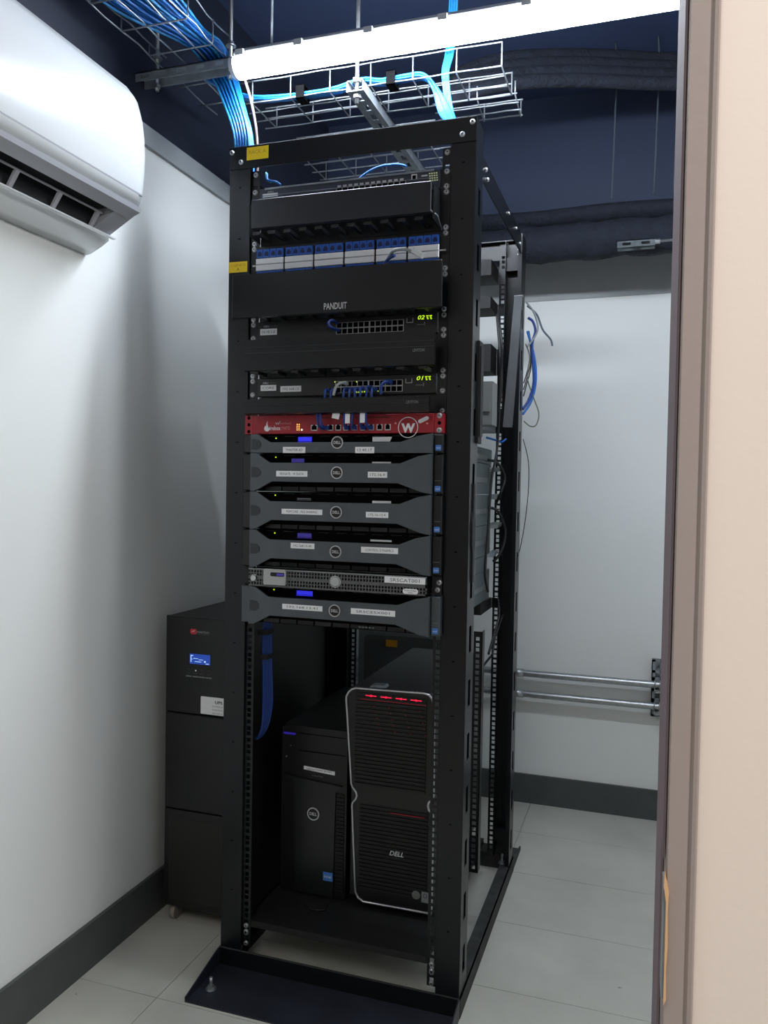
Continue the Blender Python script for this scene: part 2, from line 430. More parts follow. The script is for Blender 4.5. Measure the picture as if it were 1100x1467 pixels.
# ------------------------------------------------------------------ cable trays, struts and rods
def wire_tray(nm, label, loc):
    return thing(nm, label, 'cable tray', loc)
t1 = wire_tray('cable_tray', 'galvanised wire cable tray running overhead towards the doorway, full of blue cables', (-.42, -.5, 2.205))
TX0, TX1, TZ, TH = -.510, -.335, 2.212, .055
for x, z, ye in ((TX0, TZ, .30), (TX0+.066, TZ, .36), (TX0+.125, TZ, .05), (TX1, TZ, .05), (TX1, TZ+TH, .05), (TX0, TZ+.03, .05)):
    pts = []
    for k in range(24):
        y = -1.1+(1.1+ye)*k/23; pts.append((x+.003*math.sin(k*1.7+x*40), y, z+.002*math.sin(k*2.3)))
    MB().tube(pts, .0019, 6).build('wire', M_wire, t1)
for k in range(10):
    y = -.995+.108*k
    MB().tube([(TX0, y, TZ+.03), (TX0, y, TZ+.004), (TX0+.004, y, TZ-.002), (TX1-.004, y, TZ-.002), (TX1, y, TZ+.004), (TX1, y, TZ+TH)], .0019, 6).build('wire', M_wire, t1)
for y in (.13, .235): MB().tube([(TX0-.02, y, TZ-.002), (TX0+.09, y, TZ-.002)], .0019, 6).build('wire', M_wire, t1)
t2 = wire_tray('cable_tray', 'galvanised wire cable tray crossing above the rack behind the strip light', (0, .2, 2.14))
Y0, Y1, Z0 = .132, .272, 2.141
for y, z in ((Y0, Z0), (Y0, Z0+.054), (.18, Z0), (.226, Z0), (Y1, Z0), (Y1, Z0+.027), (Y1, Z0+.054)):
    MB().tube([(-.345+.67*k/12, y, z+.001*math.sin(k*2+y*50)) for k in range(13)], .0019, 6).build('wire', M_wire, t2)
for k in range(7):
    x = -.311+.1058*k
    MB().tube([(x, Y0, Z0+.054), (x, Y0, Z0+.003), (x, Y0+.004, Z0-.001), (x, Y1-.004, Z0-.001), (x, Y1, Z0+.003), (x, Y1, Z0+.054)], .0019, 6).build('wire', M_wire, t2)
# small tray offcut lying on the right end and one behind
t3 = wire_tray('cable_tray', 'short end piece of wire tray sticking out past the right rack post', (.3, .33, 2.13))
for y, z in ((.285, 2.150), (.315, 2.142), (.345, 2.138), (.375, 2.137), (.378, 2.178)):
    MB().tube([(.12+.215*k/6, y, z+.0008*math.sin(k*3)) for k in range(7)], .002, 6).build('wire', M_wire, t3)
for x in (.235, .330):
    MB().tube([(x, .285, 2.18), (x, .285, 2.148), (x, .378, 2.135), (x, .378, 2.18)], .002, 6).build('wire', M_wire, t3)
t4 = wire_tray('cable_tray', 'rear wire tray seen through the gap under the top bar', (-.1, .5, 2.13))
for y, z in ((.46, 2.142), (.52, 2.140), (.58, 2.140), (.64, 2.140), (.64, 2.194), (.46, 2.194)):
    MB().tube([(-.34+.42*k/6, y, z) for k in range(7)], .002, 6).build('wire', M_wire, t4)
for x in (-.32, -.22, -.12, -.02, .06):
    MB().tube([(x, .46, 2.194), (x, .46, 2.140), (x, .64, 2.1385), (x, .64, 2.194)], .002, 6).build('wire', M_wire, t4)

def strut_x(o, x0, x1, yc, zt, mtl):
    h = .022; w_ = .041
    mb = MB(); y0, y1 = yc-w_/2, yc+w_/2
    # slotted face towards -y, open top
    n = int((x1-x0)/.05); step = (x1-x0)/n
    mb.box(x0, x1, y0, y0+.0025, zt-h, zt-h+.006); mb.box(x0, x1, y0, y0+.0025, zt-.007, zt)
    for i in range(n):
        a = x0+i*step; mb.box(a, a+step*.28, y0, y0+.0025, zt-h+.006, zt-.007); mb.box(a+step*.72, a+step, y0, y0+.0025, zt-h+.006, zt-.007)
    mb.box(x0, x1, y0, y1, zt-.0025, zt); mb.box(x0, x1, y1-.0025, y1, zt-h, zt)
    return mb.build('channel', mtl, o)
s1 = thing('strut_channel', 'slotted galvanised strut under the left cable tray, by the air conditioner', 'strut', (-.45, .05, 2.2))
strut_x(s1, -.5885, -.322, .052, 2.2070, M_galv)
for x, y in ((-.545, .062), (-.335, .062)):
    MB().cyl((x, y, 2.17), .005, ZC-2.17, 'z', 10).build('threaded_rod', M_zinc, s1)
    MB().cyl((x, y, 2.209), .012, .003, 'z', 12).cyl((x, y, 2.212), .009, .009, 'z', 6, smooth=False).cyl((x, y, 2.178), .009, .008, 'z', 6, smooth=False).cyl((x, y, 2.2495), .013, .003, 'z', 12).cyl((x, y, 2.2525), .009, .008, 'z', 6, smooth=False).build('nut', M_zinc, s1)
s2 = thing('strut_channel', 'galvanised strut running front to back over the middle of the rack', 'strut', (-.016, .3, 2.12))
mb = MB(); mb.box(-.037, -.0345, .084, .70, 2.108, 2.134); mb.box(.0035, .006, .084, .70, 2.108, 2.134)
for k in range(12):
    y = .084+.0513*k
    mb.box(-.0345, .0035, y, y+.022, 2.108, 2.1105); mb.box(-.0345, -.022, y+.022, y+.0513, 2.108, 2.1105); mb.box(-.009, .0035, y+.022, y+.0513, 2.108, 2.1105)
mb.box(-.037, -.029, .084, .70, 2.1315, 2.134); mb.box(-.002, .006, .084, .70, 2.1315, 2.134)
mb.build('channel', M_galv, s2)
MB().cyl((-.016, .10, 2.085), .005, ZC-2.085, 'z', 10).build('threaded_rod', M_zinc, s2)
MB().cyl((-.016, .10, 2.098), .010, .009, 'z', 6, smooth=False).cyl((-.016, .10, 2.1345), .012, .009, 'z', 6, smooth=False).build('nut', M_zinc, s2)

# ------------------------------------------------------------------ blue network cables
LBL1 = 'blue network cable in the thick bundle dropping from the left tray into the rack'
for r_ in range(4):
    for i in range(6):
        t = (i+.5)/6; h = (r_-1.5)/24; j = lambda a: random.uniform(-a, a); q = .0067*r_
        xa = -.498+.150*(t+h); za = TZ+.006+q
        xb = -.428+.076*t; xc = -.400+.060*t; xd = -.2895+.0069*i; yd = .014+.0069*r_; yc = .078+q
        pts = smooth_path([(xa+j(.003), -1.08, za), (xa+j(.004), -.75, za+j(.0004)), (xa+j(.003), -.45, za+j(.0004)), (xa+.012+j(.002), -.2, za+.002), (xb, -.03, za+.010), (xb+.012, .030+q*.3, za+.008),
                           (xc, yc+.004, 2.192+q*.7), (xd+(xc-xd)*.50, .5*(yc+yd)+.006, 2.10), (xd+(xc-xd)*.10, yd+.006, 2.02), (xd, yd, 1.955), (xd, yd, 1.85), (xd, yd, 1.62)], 5)
        solo(MB().tube(pts, .0033, 6).build('network_cable', M_blue if (i+r_) % 4 else M_blue2), LBL1, 'cable', 'blue cables of the left bundle')
o = MB().tube(smooth_path([(-.345, .075, 2.24), (-.300, .068, 2.17), (-.270, .062, 2.08), (-.2565, .058, 2.0), (-.2555, .06, 1.9), (-.262, .1, 1.8)], 6), .0034, 8).build('power_cable', mat('brown_cable', (110, 96, 92), .5))
solo(o, 'single dark brown cable beside the blue bundle at the left rack post', 'cable')
LBL2 = 'pale blue network cable lying in the tray above the rack, dropping behind its top bar'
for i in range(7):
    yy = .139+.0062*(i % 4); zz = Z0+.006+.0062*(i//4); e = (i-3)*.0045
    cx_, cy_ = .266+.0068*(i % 4), .014+.0068*(i//4)
    pts = smooth_path([(-.43, .10+.01*(i % 3), 2.205+.004*(i//3)), (-.375, yy, zz+.035), (-.32, yy+.002, zz+.012), (-.22, yy, zz+.002*(i % 2)), (-.10, yy+.001, zz), (-.02, yy, zz+.012), (.03, yy, zz+.003), (.09, yy, zz+.004), (.135, yy+.002, zz+.002), (.163+e*.3, .150+e*.3, zz-.03), (.190+e, .145, 2.058), (.225+e*.5, .095, 2.005), (cx_, cy_, 1.955), (cx_, cy_, 1.90), (cx_, cy_, 1.70)], 5)
    solo(MB().tube(pts, .0031, 6).build('network_cable', M_blue2 if i % 3 else M_blue), LBL2, 'cable', 'blue cables in the tray above the rack')
for i in range(4):
    e = i*.0055
    pts = smooth_path([(.185+e, .20, 2.55), (.188+e, .18, 2.35), (.186+e, .160, 2.21), (.180+e*.8, .152, 2.15), (.194+e*.7, .158, 2.06), (.232+e*.5, .10, 2.0), (.266+.0068*i, .034, 1.95), (.266+.0068*i, .034, 1.88), (.266+.0068*i, .034, 1.7)], 5)
    solo(MB().tube(pts, .0031, 6).build('network_cable', M_blue2), 'pale blue network cable dropping steeply from the ceiling behind the strip light', 'cable', 'blue cables dropping from the ceiling')
for k, (x, lb) in enumerate(((-.178, 'left black strap around the blue cables on the tray above the rack'), (.058, 'right black strap around the blue cables on the tray above the rack'))):
    mb = MB(); y0, y1, z0, z1 = .127, .164, 2.134, 2.168
    mb.box(x-.011, x+.011, y0, y0+.002, z0, z1).box(x-.011, x+.011, y1-.002, y1, z0, z1).box(x-.011, x+.011, y0, y1, z1-.002, z1).box(x-.011, x+.011, y0, y1, z0, z0+.002)
    solo(mb.build('cable_strap', M_hole), lb, 'strap')

# ------------------------------------------------------------------ the rack
rk = thing('server_rack', 'tall black open steel server rack bolted to the tiled floor', 'rack', (0, .36, 0))
W2 = .298; D = .73; FZ = .0455; TZP = 1.972
def post_mesh(sx, sy, slots=True):
    # L-angle: flange across x (55 mm) with the outer corner at origin, flange along y (73 mm)
    mb = MB(); z0, z1 = FZ, TZP if sy > 0 else 1.925
    X = lambda d: sx*(W2-d)
    yf = 0 if sy > 0 else D
    Y = lambda d: yf+sy*d
    mb.prism([(X(.0012), Y(0)), (X(.0002), Y(.0004)), (X(0), Y(.0014)), (X(0), Y(.0025)), (X(.055), Y(.0025)), (X(.055), Y(.0006)), (X(.0543), Y(0))], z0, z1, 'z')
    mb.box(X(.0525), X(.055), Y(.0025), Y(.012), z0, z1)
    # side flange with a column of slots
    a, b = .028, .050; h = .059; pitch = .1205; zs = .085
    mb.box(X(0), X(.0025), Y(.0025), Y(a), z0, z1); mb.box(X(0), X(.0025), Y(b), Y(.073), z0, z1)
    zc = z0
    while zs+h < z1-.12:
        mb.box(X(0), X(.0025), Y(a), Y(b), zc, zs); zc = zs+h; zs += pitch
    mb.box(X(0), X(.0025), Y(a), Y(b), zc, z1)
    mb.box(X(.0025), X(.012), Y(.0705), Y(.073), z0, z1)
    return mb
for sx in (-1, 1):
    post_mesh(sx, 1).build('post', M_black, rk)
for sx in (-1, 1):
    post_mesh(sx, -1).build('post', M_black, rk)
# small punched marks in the post faces
mb = MB()
for sx in (-1, 1):
    for k in range(15):
        z = .19+.1205*k; mb.box(sx*.270-.003, sx*.270+.003, -.0004, .0002, z-.0015, z+.0015)
mb.build('punch_marks', M_hole, rk, kind='stuff')
MB().prism([(0, 1.9195), (-.003, 1.9195), (-.003, TZP-.0014), (-.0026, TZP-.0002), (-.0014, TZP+.0008), (0, TZP+.001), (.02, TZP+.001), (.02, TZP-.0015), (0, TZP-.0015)], -W2, W2, 'x').build('top_bar', M_black, rk)
for sx in (-1, 1):
    MB().box(sx*(W2-.006), sx*(W2-.0026), .02, D-.02, 1.868, 1.922).box(sx*(W2-.03), sx*(W2-.006), .073, D-.073, 1.919, 1.922).build('side_top_bar', M_black, rk)
MB().box(-W2, W2, D, D+.003, 1.872, 1.925).box(-W2+.01, W2-.01, D-.02, D, 1.922, 1.925).build('rear_top_bar', M_black, rk)
# 19 inch rails with square holes
def rail(cx, y0, sx, sy=1, z0=.055, z1=1.915, top=zb(-1)):
    mb = MB(); a, b = cx-.0048, cx+.0048; xi, xo = cx-sx*.0110, cx+sx*.0125
    mb.box(min(xi, xo), a, y0, y0+.002, z0, z1); mb.box(b, max(xi, xo), y0, y0+.002, z0, z1)
    hs = []
    for u_ in range(42):
        zt = top-u_*U
        for d in (.00635, .022225, .0381): hs.append(zt-d)
    zc = z1
    for h in hs:
        if h-.0048 < z0: break
        if h+.0048 > min(z1, zb(0)+.02): continue
        if zc > h+.0048: mb.box(a, b, y0, y0+.002, h+.0048, zc)
        zc = h-.0048
    mb.box(a, b, y0, y0+.002, z0, zc)
    mb.box(xo-sx*.002, xo, y0, y0+sy*.03, z0, z1)
    return mb
for sx in (-1, 1):
    rail(sx*.2325, YR+.0006, sx).build('mounting_rail', M_black, rk)
    rail(sx*.2325, D-.012, sx, -1).build('mounting_rail', M_black, rk)
rail(.252, .352, 1, 1, .16, .80).build('mounting_rail', M_galv if False else M_black, rk)
for z in (.12, 1.85):
    for sx in (-1, 1):
        MB().box(sx*.2460, sx*(W2-.003), .046, .058, z-.02, z+.02).box(sx*.2425, sx*(W2-.003), D-.03, D-.015, z-.02, z+.02).build('rail_bracket', M_black, rk)
# base
for sx in (-1, 1):
    mb = MB(); X = lambda d: sx*(W2+.003-d)
    mb.box(X(0), X(.003), 0, D+.01, 0, .044); mb.box(X(0), X(.040), 0, D+.01, 0, .003); mb.box(X(0), X(.032), .001, D, .041, .044)
    mb.build('base_rail', M_dust, rk)
def foot(y, s):
    mb = MB(); Y = lambda d: y-s*d
    mb.box(-W2-.002, W2+.002, Y(0), Y(.152), 0, .0035)
    for sx in (-1, 1):
        pts = [(Y(0), .0035), (Y(.152), .0035), (Y(.152), .012), (Y(.01), FZ), (Y(0), FZ)]
        mb.prism(pts, sx*(W2-.001), sx*(W2+.002), 'x')
    return mb
foot(-.003, 1).build('base_plate', mat('base_plate_black', (34, 37, 46), .42, noise=.3, nscale=12), rk)
MB().prism([(-.003, .0035), (-.003, FZ-.0015), (-.0015, FZ+.001), (0, FZ+.001), (0, 0), (-.0005, 0)], -W2-.002, W2+.002, 'x').build('base_riser', M_black, rk)
MB().box(-W2-.002, W2+.002, D+.003, D+.006, 0, FZ+.001).build('base_riser', M_dust, rk)
foot(D+.006, -1).build('base_plate', M_dust, rk)
for x, y, zf in ((-.266, -.098, .0035), (.266, D+.10, .0035), (.275, D-.05, .044)):
    MB().cyl((x, y, zf), .012, .002, 'z', 14).cyl((x, y, zf+.002), .0085, .006, 'z', 6, smooth=False).cyl((x, y, zf+.008), .004, .020, 'z', 10).build('anchor_bolt', M_zinc, rk)
MB().box(W2, W2+.006, .050, .088, 1.275, 1.502).box(W2+.006, W2+.009, .055, .083, 1.29, 1.49).build('side_cover', M_blackm, rk)
MB().prism([(.030, .965), (.044, .965), (.044, 1.03), (.052, 1.05), (.052, 1.10), (.044, 1.12), (.044, 1.185), (.030, 1.185), (.030, 1.12), (.022, 1.10), (.022, 1.05), (.030, 1.03)], W2, W2+.004, 'x').build('side_handle', M_blackm, rk)
# screws: one shared mesh
mb = MB(); mb.cyl((0, .001, 0), .0062, -.0022, 'y', 14, r2=.0060); mb.cyl((0, -.0012, 0), .0056, -.0018, 'y', 14, r2=.0034)
mb.box(-.0026, .0026, -.0034, -.0029, -.0006, .0006, 1); mb.box(-.0006, .0006, -.0034, -.0029, -.0026, .0026, 1)
scr = mb.build('screw', [M_silver, M_hole]); SCREW = scr.data; bpy.data.objects.remove(scr)
for x, z in ((-.291, 1.960), (-.267, 1.9355), (.289, 1.960), (.267, 1.936)): place('screw', SCREW, (x, -.003, z), rk)
for sx in (-1, 1):
    for z in (zb(-.8), .105, .090, .062, zb(40.1)): place('screw', SCREW, (sx*.2325, YR, z), rk)
mb = MB(); mb.cyl((.004, 0, 0), .0055, -.006, 'x', 12, r2=.0042); SC2 = None
for y, z in ((.11, 1.90), (.42, 1.905), (.545, 1.905), (.13, 1.885), (.62, 1.885)):
    MB().cyl((W2-.003, y, z), .0055, .006, 'x', 12, r2=.004).build('screw', M_silver, rk)
MB().cyl((.28, D-.001, 1.90), .006, -.004, 'y', 12).cyl((.28, D-.001, 1.885), .006, -.004, 'y', 12).build('screw', M_silver, rk)
# yellow rack stickers
st = MB().box(-.252, -.1955, -.0036, -.003, 1.9375, 1.967).build('sticker', M_yel, rk); st['label'] = 'yellow sticker on the top bar'
text('RACK A', (-.246, -.202, 1.951, 1.960), -.0038, mat('sticker_ink', (190, 150, 30), .6), st)
st = MB().box(-.2965, -.2485, -.0006, 0, 1.678, 1.703).build('sticker', M_yel, rk); st['label'] = 'yellow sticker on the left post'
text('CABINETE', (-.292, -.253, 1.692, 1.698), -.0008, mat('sticker_ink2', (196, 140, 10), .6), st)
text('A', (-.2765, -.2695, 1.682, 1.689), -.0008, mat('sticker_ink3', (120, 80, 10), .6), st)

# ------------------------------------------------------------------ devices in the rack
def screws(o, zs, sides=(-1, 1), y=YR-.002):
    for sx in sides:
        for z in zs: place('screw', SCREW, (sx*.2325, y, z), o)
def label_tag(o, rect, y, s, ink=None, m_=None, name='label_tape', size=(.12, .22)):
    x0, x1, z0, z1 = rect
    t = MB().box(x0, x1, y-.0008, y, z0, z1).build(name, m_ or M_white, o)
    if s:
        w_ = x1-x0; h = z1-z0
        text(s, (x0+w_*size[0], x1-w_*size[0], z0+h*size[1]*1.3, z1-h*size[1]*1.3), y-.0010, ink or M_ink, t)
    return t
def chassis(o, k, n_, depth, m_=None, w2=.2185, y0=YR+.002):
    MB().box(-w2, w2, y0, y0+depth, zb(k+n_)+.0008, zb(k)-.0008).build('chassis', m_ or M_grey2, o)
def ears(o, k, n_, m_, y=YR-.002):
    mb = MB()
    for sx in (-1, 1): mb.box(sx*.2195, sx*.2413, y, YR, zb(k+n_)+.0006, zb(k)-.0006)
    return mb.build('mounting_ear', m_, o)

def ports(o, x0, x1, z0, z1, cols, y, rows=2, frame=M_zinc):
    """metal-framed sockets: frame bars with dark cavities between them"""
    mb = MB(); p = (x1-x0)/cols; h = (z1-z0)/rows
    for r_ in range(rows+1): 
        t = .0013 if r_ == 1 else .0004
        mb.box(x0, x1, y-.0014, y, z0+h*r_-t, z0+h*r_+t)
    for c_ in range(cols+1):
        t = .0008 if c_ != cols//2 else .0016
        mb.box(x0+p*c_-t, x0+p*c_+t, y-.0014, y, z0, z1)
    for r_ in range(rows):
        for c_ in range(cols):
            mb.box(x0+p*c_+.001, x0+p*(c_+1)-.001, y-.0003, y+.0001, z0+h*r_+.0008, z0+h*(r_+1)-.0008, 1)
            mb.box(x0+p*c_+.0038, x0+p*(c_+1)-.0038, y-.0006, y-.0003, (z0+h*r_+.0009) if r_ else (z0+h-.0035), (z0+h*r_+.0035) if r_ else (z0+h-.0009), 1)
    return mb.build('socket_block', [frame, M_hole], o, kind='stuff')
def network_switch(k, label, faceplate=M_blacks):
    o = thing('network_switch', label, 'network switch', (0, YR, zb(k+1)), 'rack network switches')
    chassis(o, k, 1, .26, M_blackm); ears(o, k, 1, M_black)
    f = MB().box(-.2185, .2185, YR-.006, YR+.002, zb(k+1)+.001, zb(k)-.001, b=.001).build('faceplate', faceplate, o)
    return o
yf = YR-.006
# top switch
s = network_switch(0, 'topmost network switch directly under the top bar of the rack', mat('switch_dark', (58, 64, 74), .45, metal=.3))
screws(s, (zb(.14), zb(.86)))
MB().box(-.205, .205, YR-.0085, yf, zb(0)-.0045, zb(0)-.0005).build('bright_lip', M_galv, s)
MB().box(-.2105, .20, YR-.0078, yf, zb(0)-.019, zb(0)-.0175).build('trim_line', M_galv, s)
label_tag(s, (-.211, -.172, zb(0)-.0215, zb(0)-.0135), yf, None)
text('DELL', (-.198, -.182, zb(0)-.012, zb(0)-.008), yf-.0004, M_silver, s, shear=.3)
mb = MB()
for c_ in range(12): mb.box(-.022+.0135*c_, -.0135+.0135*c_, yf-.0006, yf, zb(0)-.017, zb(0)-.0125)
mb.build('socket_dots', M_silver, s, kind='stuff')  # row of small silver dots just above the sockets
ports(s, -.024, .14, zb(1)+.003, zb(0)-.018, 12, yf)
MB().box(.153, .166, yf-.0006, yf, zb(0)-.019, zb(0)-.006).box(.176, .19, yf-.0006, yf, zb(0)-.0135, zb(0)-.0105).build('console_port', [M_silver], s)
MB().box(.1555, .1635, yf-.001, yf-.0005, zb(0)-.0175, zb(0)-.009).build('console_cavity', M_hole, s)
mb = MB()
for a in range(4):
    for b in range(4): mb.box(.193+.0052*a+.0006*b, .1962+.0052*a+.0006*b, yf-.0006, yf, zb(0)-.010-.0052*b, zb(0)-.0075-.0052*b)
mb.build('indicator_lights', mat('led_pale', (190, 200, 150), .5, emit=.35), s, kind='stuff')

# switches 2 and 3
def mid_switch(k, label, digits):
    s = network_switch(k, label)
    screws(s, (zb(k+.14), zb(k+.86)))
    text('DELL', (-.204, -.189, zb(k)-.0135, zb(k)-.0095), yf-.0004, M_silver, s, shear=.3)
    text('Networking', (-.187, -.168, zb(k)-.0135, zb(k)-.0105), yf-.0004, M_encl, s)
    ports(s, -.019, .141, zb(k)-.038, zb(k)-.0125, 12, yf)
    mb = MB(); mb.box(.148, .1495, yf-.0006, yf, zb(k)-.019, zb(k)-.010).box(.162, .1635, yf-.0006, yf, zb(k)-.019, zb(k)-.010).box(.148, .1635, yf-.0006, yf, zb(k)-.0205, zb(k)-.019)
    mb.build('console_port', M_zinc, s)
    text(digits, (.174, .1895, zb(k)-.0145, zb(k)-.0055), yf-.0006, M_ledg, s, name='lit_digits', shear=.25, bold=.004)
    mb = MB()
    for a in range(2):
        for b in range(3):
            mb.box(.193+.0075*a+.001*(2-b), .1965+.0075*a+.001*(2-b), yf-.0006, yf, zb(k)-.0145+.0032*b, zb(k)-.0128+.0032*b)
        mb.box(.197+.0075*a, .1985+.0075*a, yf-.0006, yf, zb(k)-.0078, zb(k)-.0062)
    mb.build('indicator_lights', M_ledg, s, kind='stuff')
    MB().box(.172, .187, yf-.0006, yf, zb(k)-.026, zb(k)-.0245).box(.1885, .1905, yf-.0006, yf, zb(k)-.028, zb(k)-.02).build('sfp_bay', M_encl, s)
    return s
s = mid_switch(7, 'network switch with green 02 digits under the PANDUIT cover', '02')
label_tag(s, (-.2125, -.169, 1.5265, 1.541), yf, '10.10.1.2')
s = mid_switch(10, 'network switch with green 01 digits and many blue patch plugs', '01')
label_tag(s, (-.2095, -.169, 1.3955, 1.409), yf, 'CORE'); label_tag(s, (-.158, -.105, 1.392, 1.4055), yf, '192.168.13')
mb = MB()
for x, z in ((-.02, 1.412), (.033, 1.411), (-.036, 1.389), (-.026, 1.3895), (.032, 1.3875), (.038, 1.3875), (.046, 1.388), (.052, 1.388), (.083, 1.3885), (.092, 1.3885)):
    mb.box(x-.0016, x+.0016, yf-.0012, yf, z-.0014, z+.0014)
mb.build('port_lights', M_ledg, s, kind='stuff')

# horizontal cable managers
def finger_row(o, z, y0, y1, down=1, n_=11, x0=-.195, x1=.205):
    for i in range(n_):
        x = x0+(x1-x0)*i/(n_-1)
        MB().box(x-.0035, x+.0035, y0, y1, z-.004, z+.004).box(x-.012, x+.006, y0-.003, y0, z-.0035, z+.0035).build('finger', M_blacks, o)
c1 = thing('cable_manager', 'plain black cable manager cover directly below the topmost switch', 'cable manager', (0, YR, zb(3)), 'horizontal cable managers')
chassis(c1, 1, 2, .012, M_blackm); ears(c1, 1, 2, M_black); screws(c1, (zb(1.14), zb(2.86)))
MB().box(-.208, .2155, -.060, -.056, 1.757, 1.8215, b=.0012).box(-.208, .2155, -.056, -.045, 1.8195, 1.8215).box(-.208, .2155, -.056, -.045, 1.757, 1.759).build('cover', mat('cover_black', (26, 29, 36), .4), c1)
finger_row(c1, 1.7475, -.05, .005, x0=-.195, x1=.19)
MB().tube([(.213, -.056, 1.762), (.222, -.03, 1.758), (.225, 0, 1.735)], .0015, 6).build('end_clip', M_zinc, c1)
for sx in (-1, 1): MB().prism([(-.052, 1.815), (0, 1.822), (.006, 1.74), (-.05, 1.745)], sx*.2175, sx*.2195, 'x').build('end_plate', M_blacks, c1)

c2 = thing('cable_manager', 'deep black cable manager cover lettered PANDUIT across the rack', 'cable manager', (0, YR, zb(7)), 'horizontal cable managers')
chassis(c2, 5, 2, .012, M_blackm); ears(c2, 5, 2, M_black); screws(c2, (zb(5.14), zb(6.86)))
MB().box(-.250, .2455, -.068, -.064, 1.5545, 1.6525, b=.0015).box(-.250, .2455, -.064, -.052, 1.6505, 1.6525).box(-.250, .2455, -.064, -.052, 1.5545, 1.5565).build('cover', M_black, c2)
text('PANDUIT', (-.022, .032, 1.561, 1.5755), -.0683, M_silver, c2, bold=.012)
finger_row(c2, 1.5635, -.052, .005, x0=-.19, x1=.2)

def lev(k, n_, label, z0, z1, xr, tx):
    c = thing('cable_manager', label, 'cable manager', (0, YR, zb(k+n_)), 'horizontal cable managers')
    chassis(c, k, n_, .012, M_blackm); ears(c, k, n_, M_black); screws(c, (zb(k+.14), zb(k+n_-.14)) if n_ == 2 else (zb(k+.86),), (1,) if n_ == 1 else (-1, 1))
    mb = MB(); h = z1-z0
    # ridged cover profile
    pts = [(-.050, z1), (-.060, z1-.002), (-.060, z1-h*.26), (-.0615, z1-h*.29), (-.0615, z1-h*.44), (-.060, z1-h*.47), (-.060, z0+.002), (-.050, z0), (-.050, z0+.004), (-.050, z1-.004)]
    mb.prism(pts, -.222 if n_ == 2 else -.2205, xr, 'x').build('cover', M_black, c)
    MB().box(-.22, xr, -.0622, -.0612, z1-h*.285, z1-h*.27).box(-.22, xr, -.0622, -.0612, z1-h*.455, z1-h*.44).build('ridge', mat('ridge_grey', (48, 52, 56), .5), c)
    text('LEVITON', tx, -.0619, M_cabg, c, bold=.01)
    finger_row(c, zb(k+n_)+.006, -.05, .0, n_=9)
    return c
lev(8, 2, 'tall ridged black cable manager cover lettered LEVITON between two switches', 1.4325, 1.5065, .2295, (.182, .208, 1.4625, 1.469))
c4 = lev(11, 1, 'low ridged black cable manager cover lettered LEVITON above the red firewall', 1.3345, 1.3695, .2195, (.170, .196, 1.3525, 1.359))

# patch panel
pp = thing('patch_bay', 'patch panel with rows of blue jacks and white label strips', 'patch panel', (0, YR, zb(5)))
chassis(pp, 3, 2, .03, M_blackm, y0=YR+.008); ears(pp, 3, 2, M_black); screws(pp, (zb(3.14), zb(4.86)))
MB().box(-.2195, .2195, YR-.001, YR+.008, zb(5)+.001, zb(3)-.001).build('panel', M_blacks, pp)
for i in range(6):
    x0 = -.2215+.0745*i; x1 = x0+.0700
    for row, (z0, z1) in enumerate(((1.7045, 1.7255), (1.6525, 1.6745))):
        md = MB().box(x0, x1, -.004, YR, z0, z1).box(x0, x1, -.0048, -.004, z0, z0+.0015).build('jack_module', M_blackm, pp)
        for j in range(4):
            jx0 = x0+.0012+.0172*j; 
            mb = MB(); mb.box(jx0, jx0+.0160, -.0075, -.004, z0+.001, z1-.001, 0)
            mb.prism([(jx0+.0026, z0+.0045), (jx0+.0134, z0+.0045), (jx0+.0134, z0+.0120), (jx0+.0112, z0+.0120), (jx0+.0112, z0+.0150), (jx0+.0048, z0+.0150), (jx0+.0048, z0+.0120), (jx0+.0026, z0+.0120)], -.0078, -.0073, 'y', 1)
            mb.box(jx0+.0015, jx0+.0145, -.0085, -.0075, z1-.0035, z1-.001, 0)
            mb.build('jack', [M_jack, M_jackd], md)
    MB().box(x0, x1, -.009, -.004, 1.6905, 1.7035, b=.001).build('label_strip', M_white, pp)
    MB().box(x0, x1, -.009, -.004, 1.6755, 1.6890, b=.001).build('label_strip', M_white, pp)
MB().box(-.232, -.2215, -.006, -.003, 1.687, 1.690).box(.2225, .236, -.006, -.003, 1.689, 1.692).build('strip_pin', M_zinc, pp)

# blue cable poking up through the top opening and loose plug on the patch panel
solo(MB().tube(smooth_path([(-.03, .10, 1.868), (-.01, .10, 1.905), (.04, .09, 1.925), (.09, .085, 1.925), (.115, .085, 1.918)], 6), .0028, 8).build('network_cable', M_blue),
     'blue patch cord arching above the topmost switch', 'cable')
lc = thing('network_cable', 'loose patch cord with a clear plug hanging over the PANDUIT cover', 'cable', (.17, -.05, 1.66))
MB().tube(smooth_path([(.10, -.012, 1.665), (.112, -.022, 1.680), (.13, -.04, 1.687), (.16, -.055, 1.683), (.185, -.068, 1.669)], 6), .0034, 8).build('cable_jacket', M_cabg, lc)
MB().tube(smooth_path([(.095, -.010, 1.664), (.110, -.02, 1.676), (.128, -.03, 1.680)], 6), .0036, 8).build('strain_boot', M_blued, lc)
pg = Matrix.Rotation(math.radians(32), 3, 'Y')
mb = MB(); mb.box(-.013, .013, -.0058, .0058, -.0058, .0058); mb.box(-.008, .009, -.0078, -.0058, -.0016, .0016)
mb.v = [pg @ v+Vector((.193, -.074, 1.667)) for v in mb.v]; mb.build('plug', M_clear, lc)
solo(MB().tube(smooth_path([(-.215, .03, 1.915), (-.212, .025, 1.900), (-.20, .02, 1.893), (-.185, .02, 1.889), (-.175, .022, 1.882)], 6), .0028, 8).build('network_cable', M_blue),
     'short blue cord behind the left screws just under the top bar', 'cable')
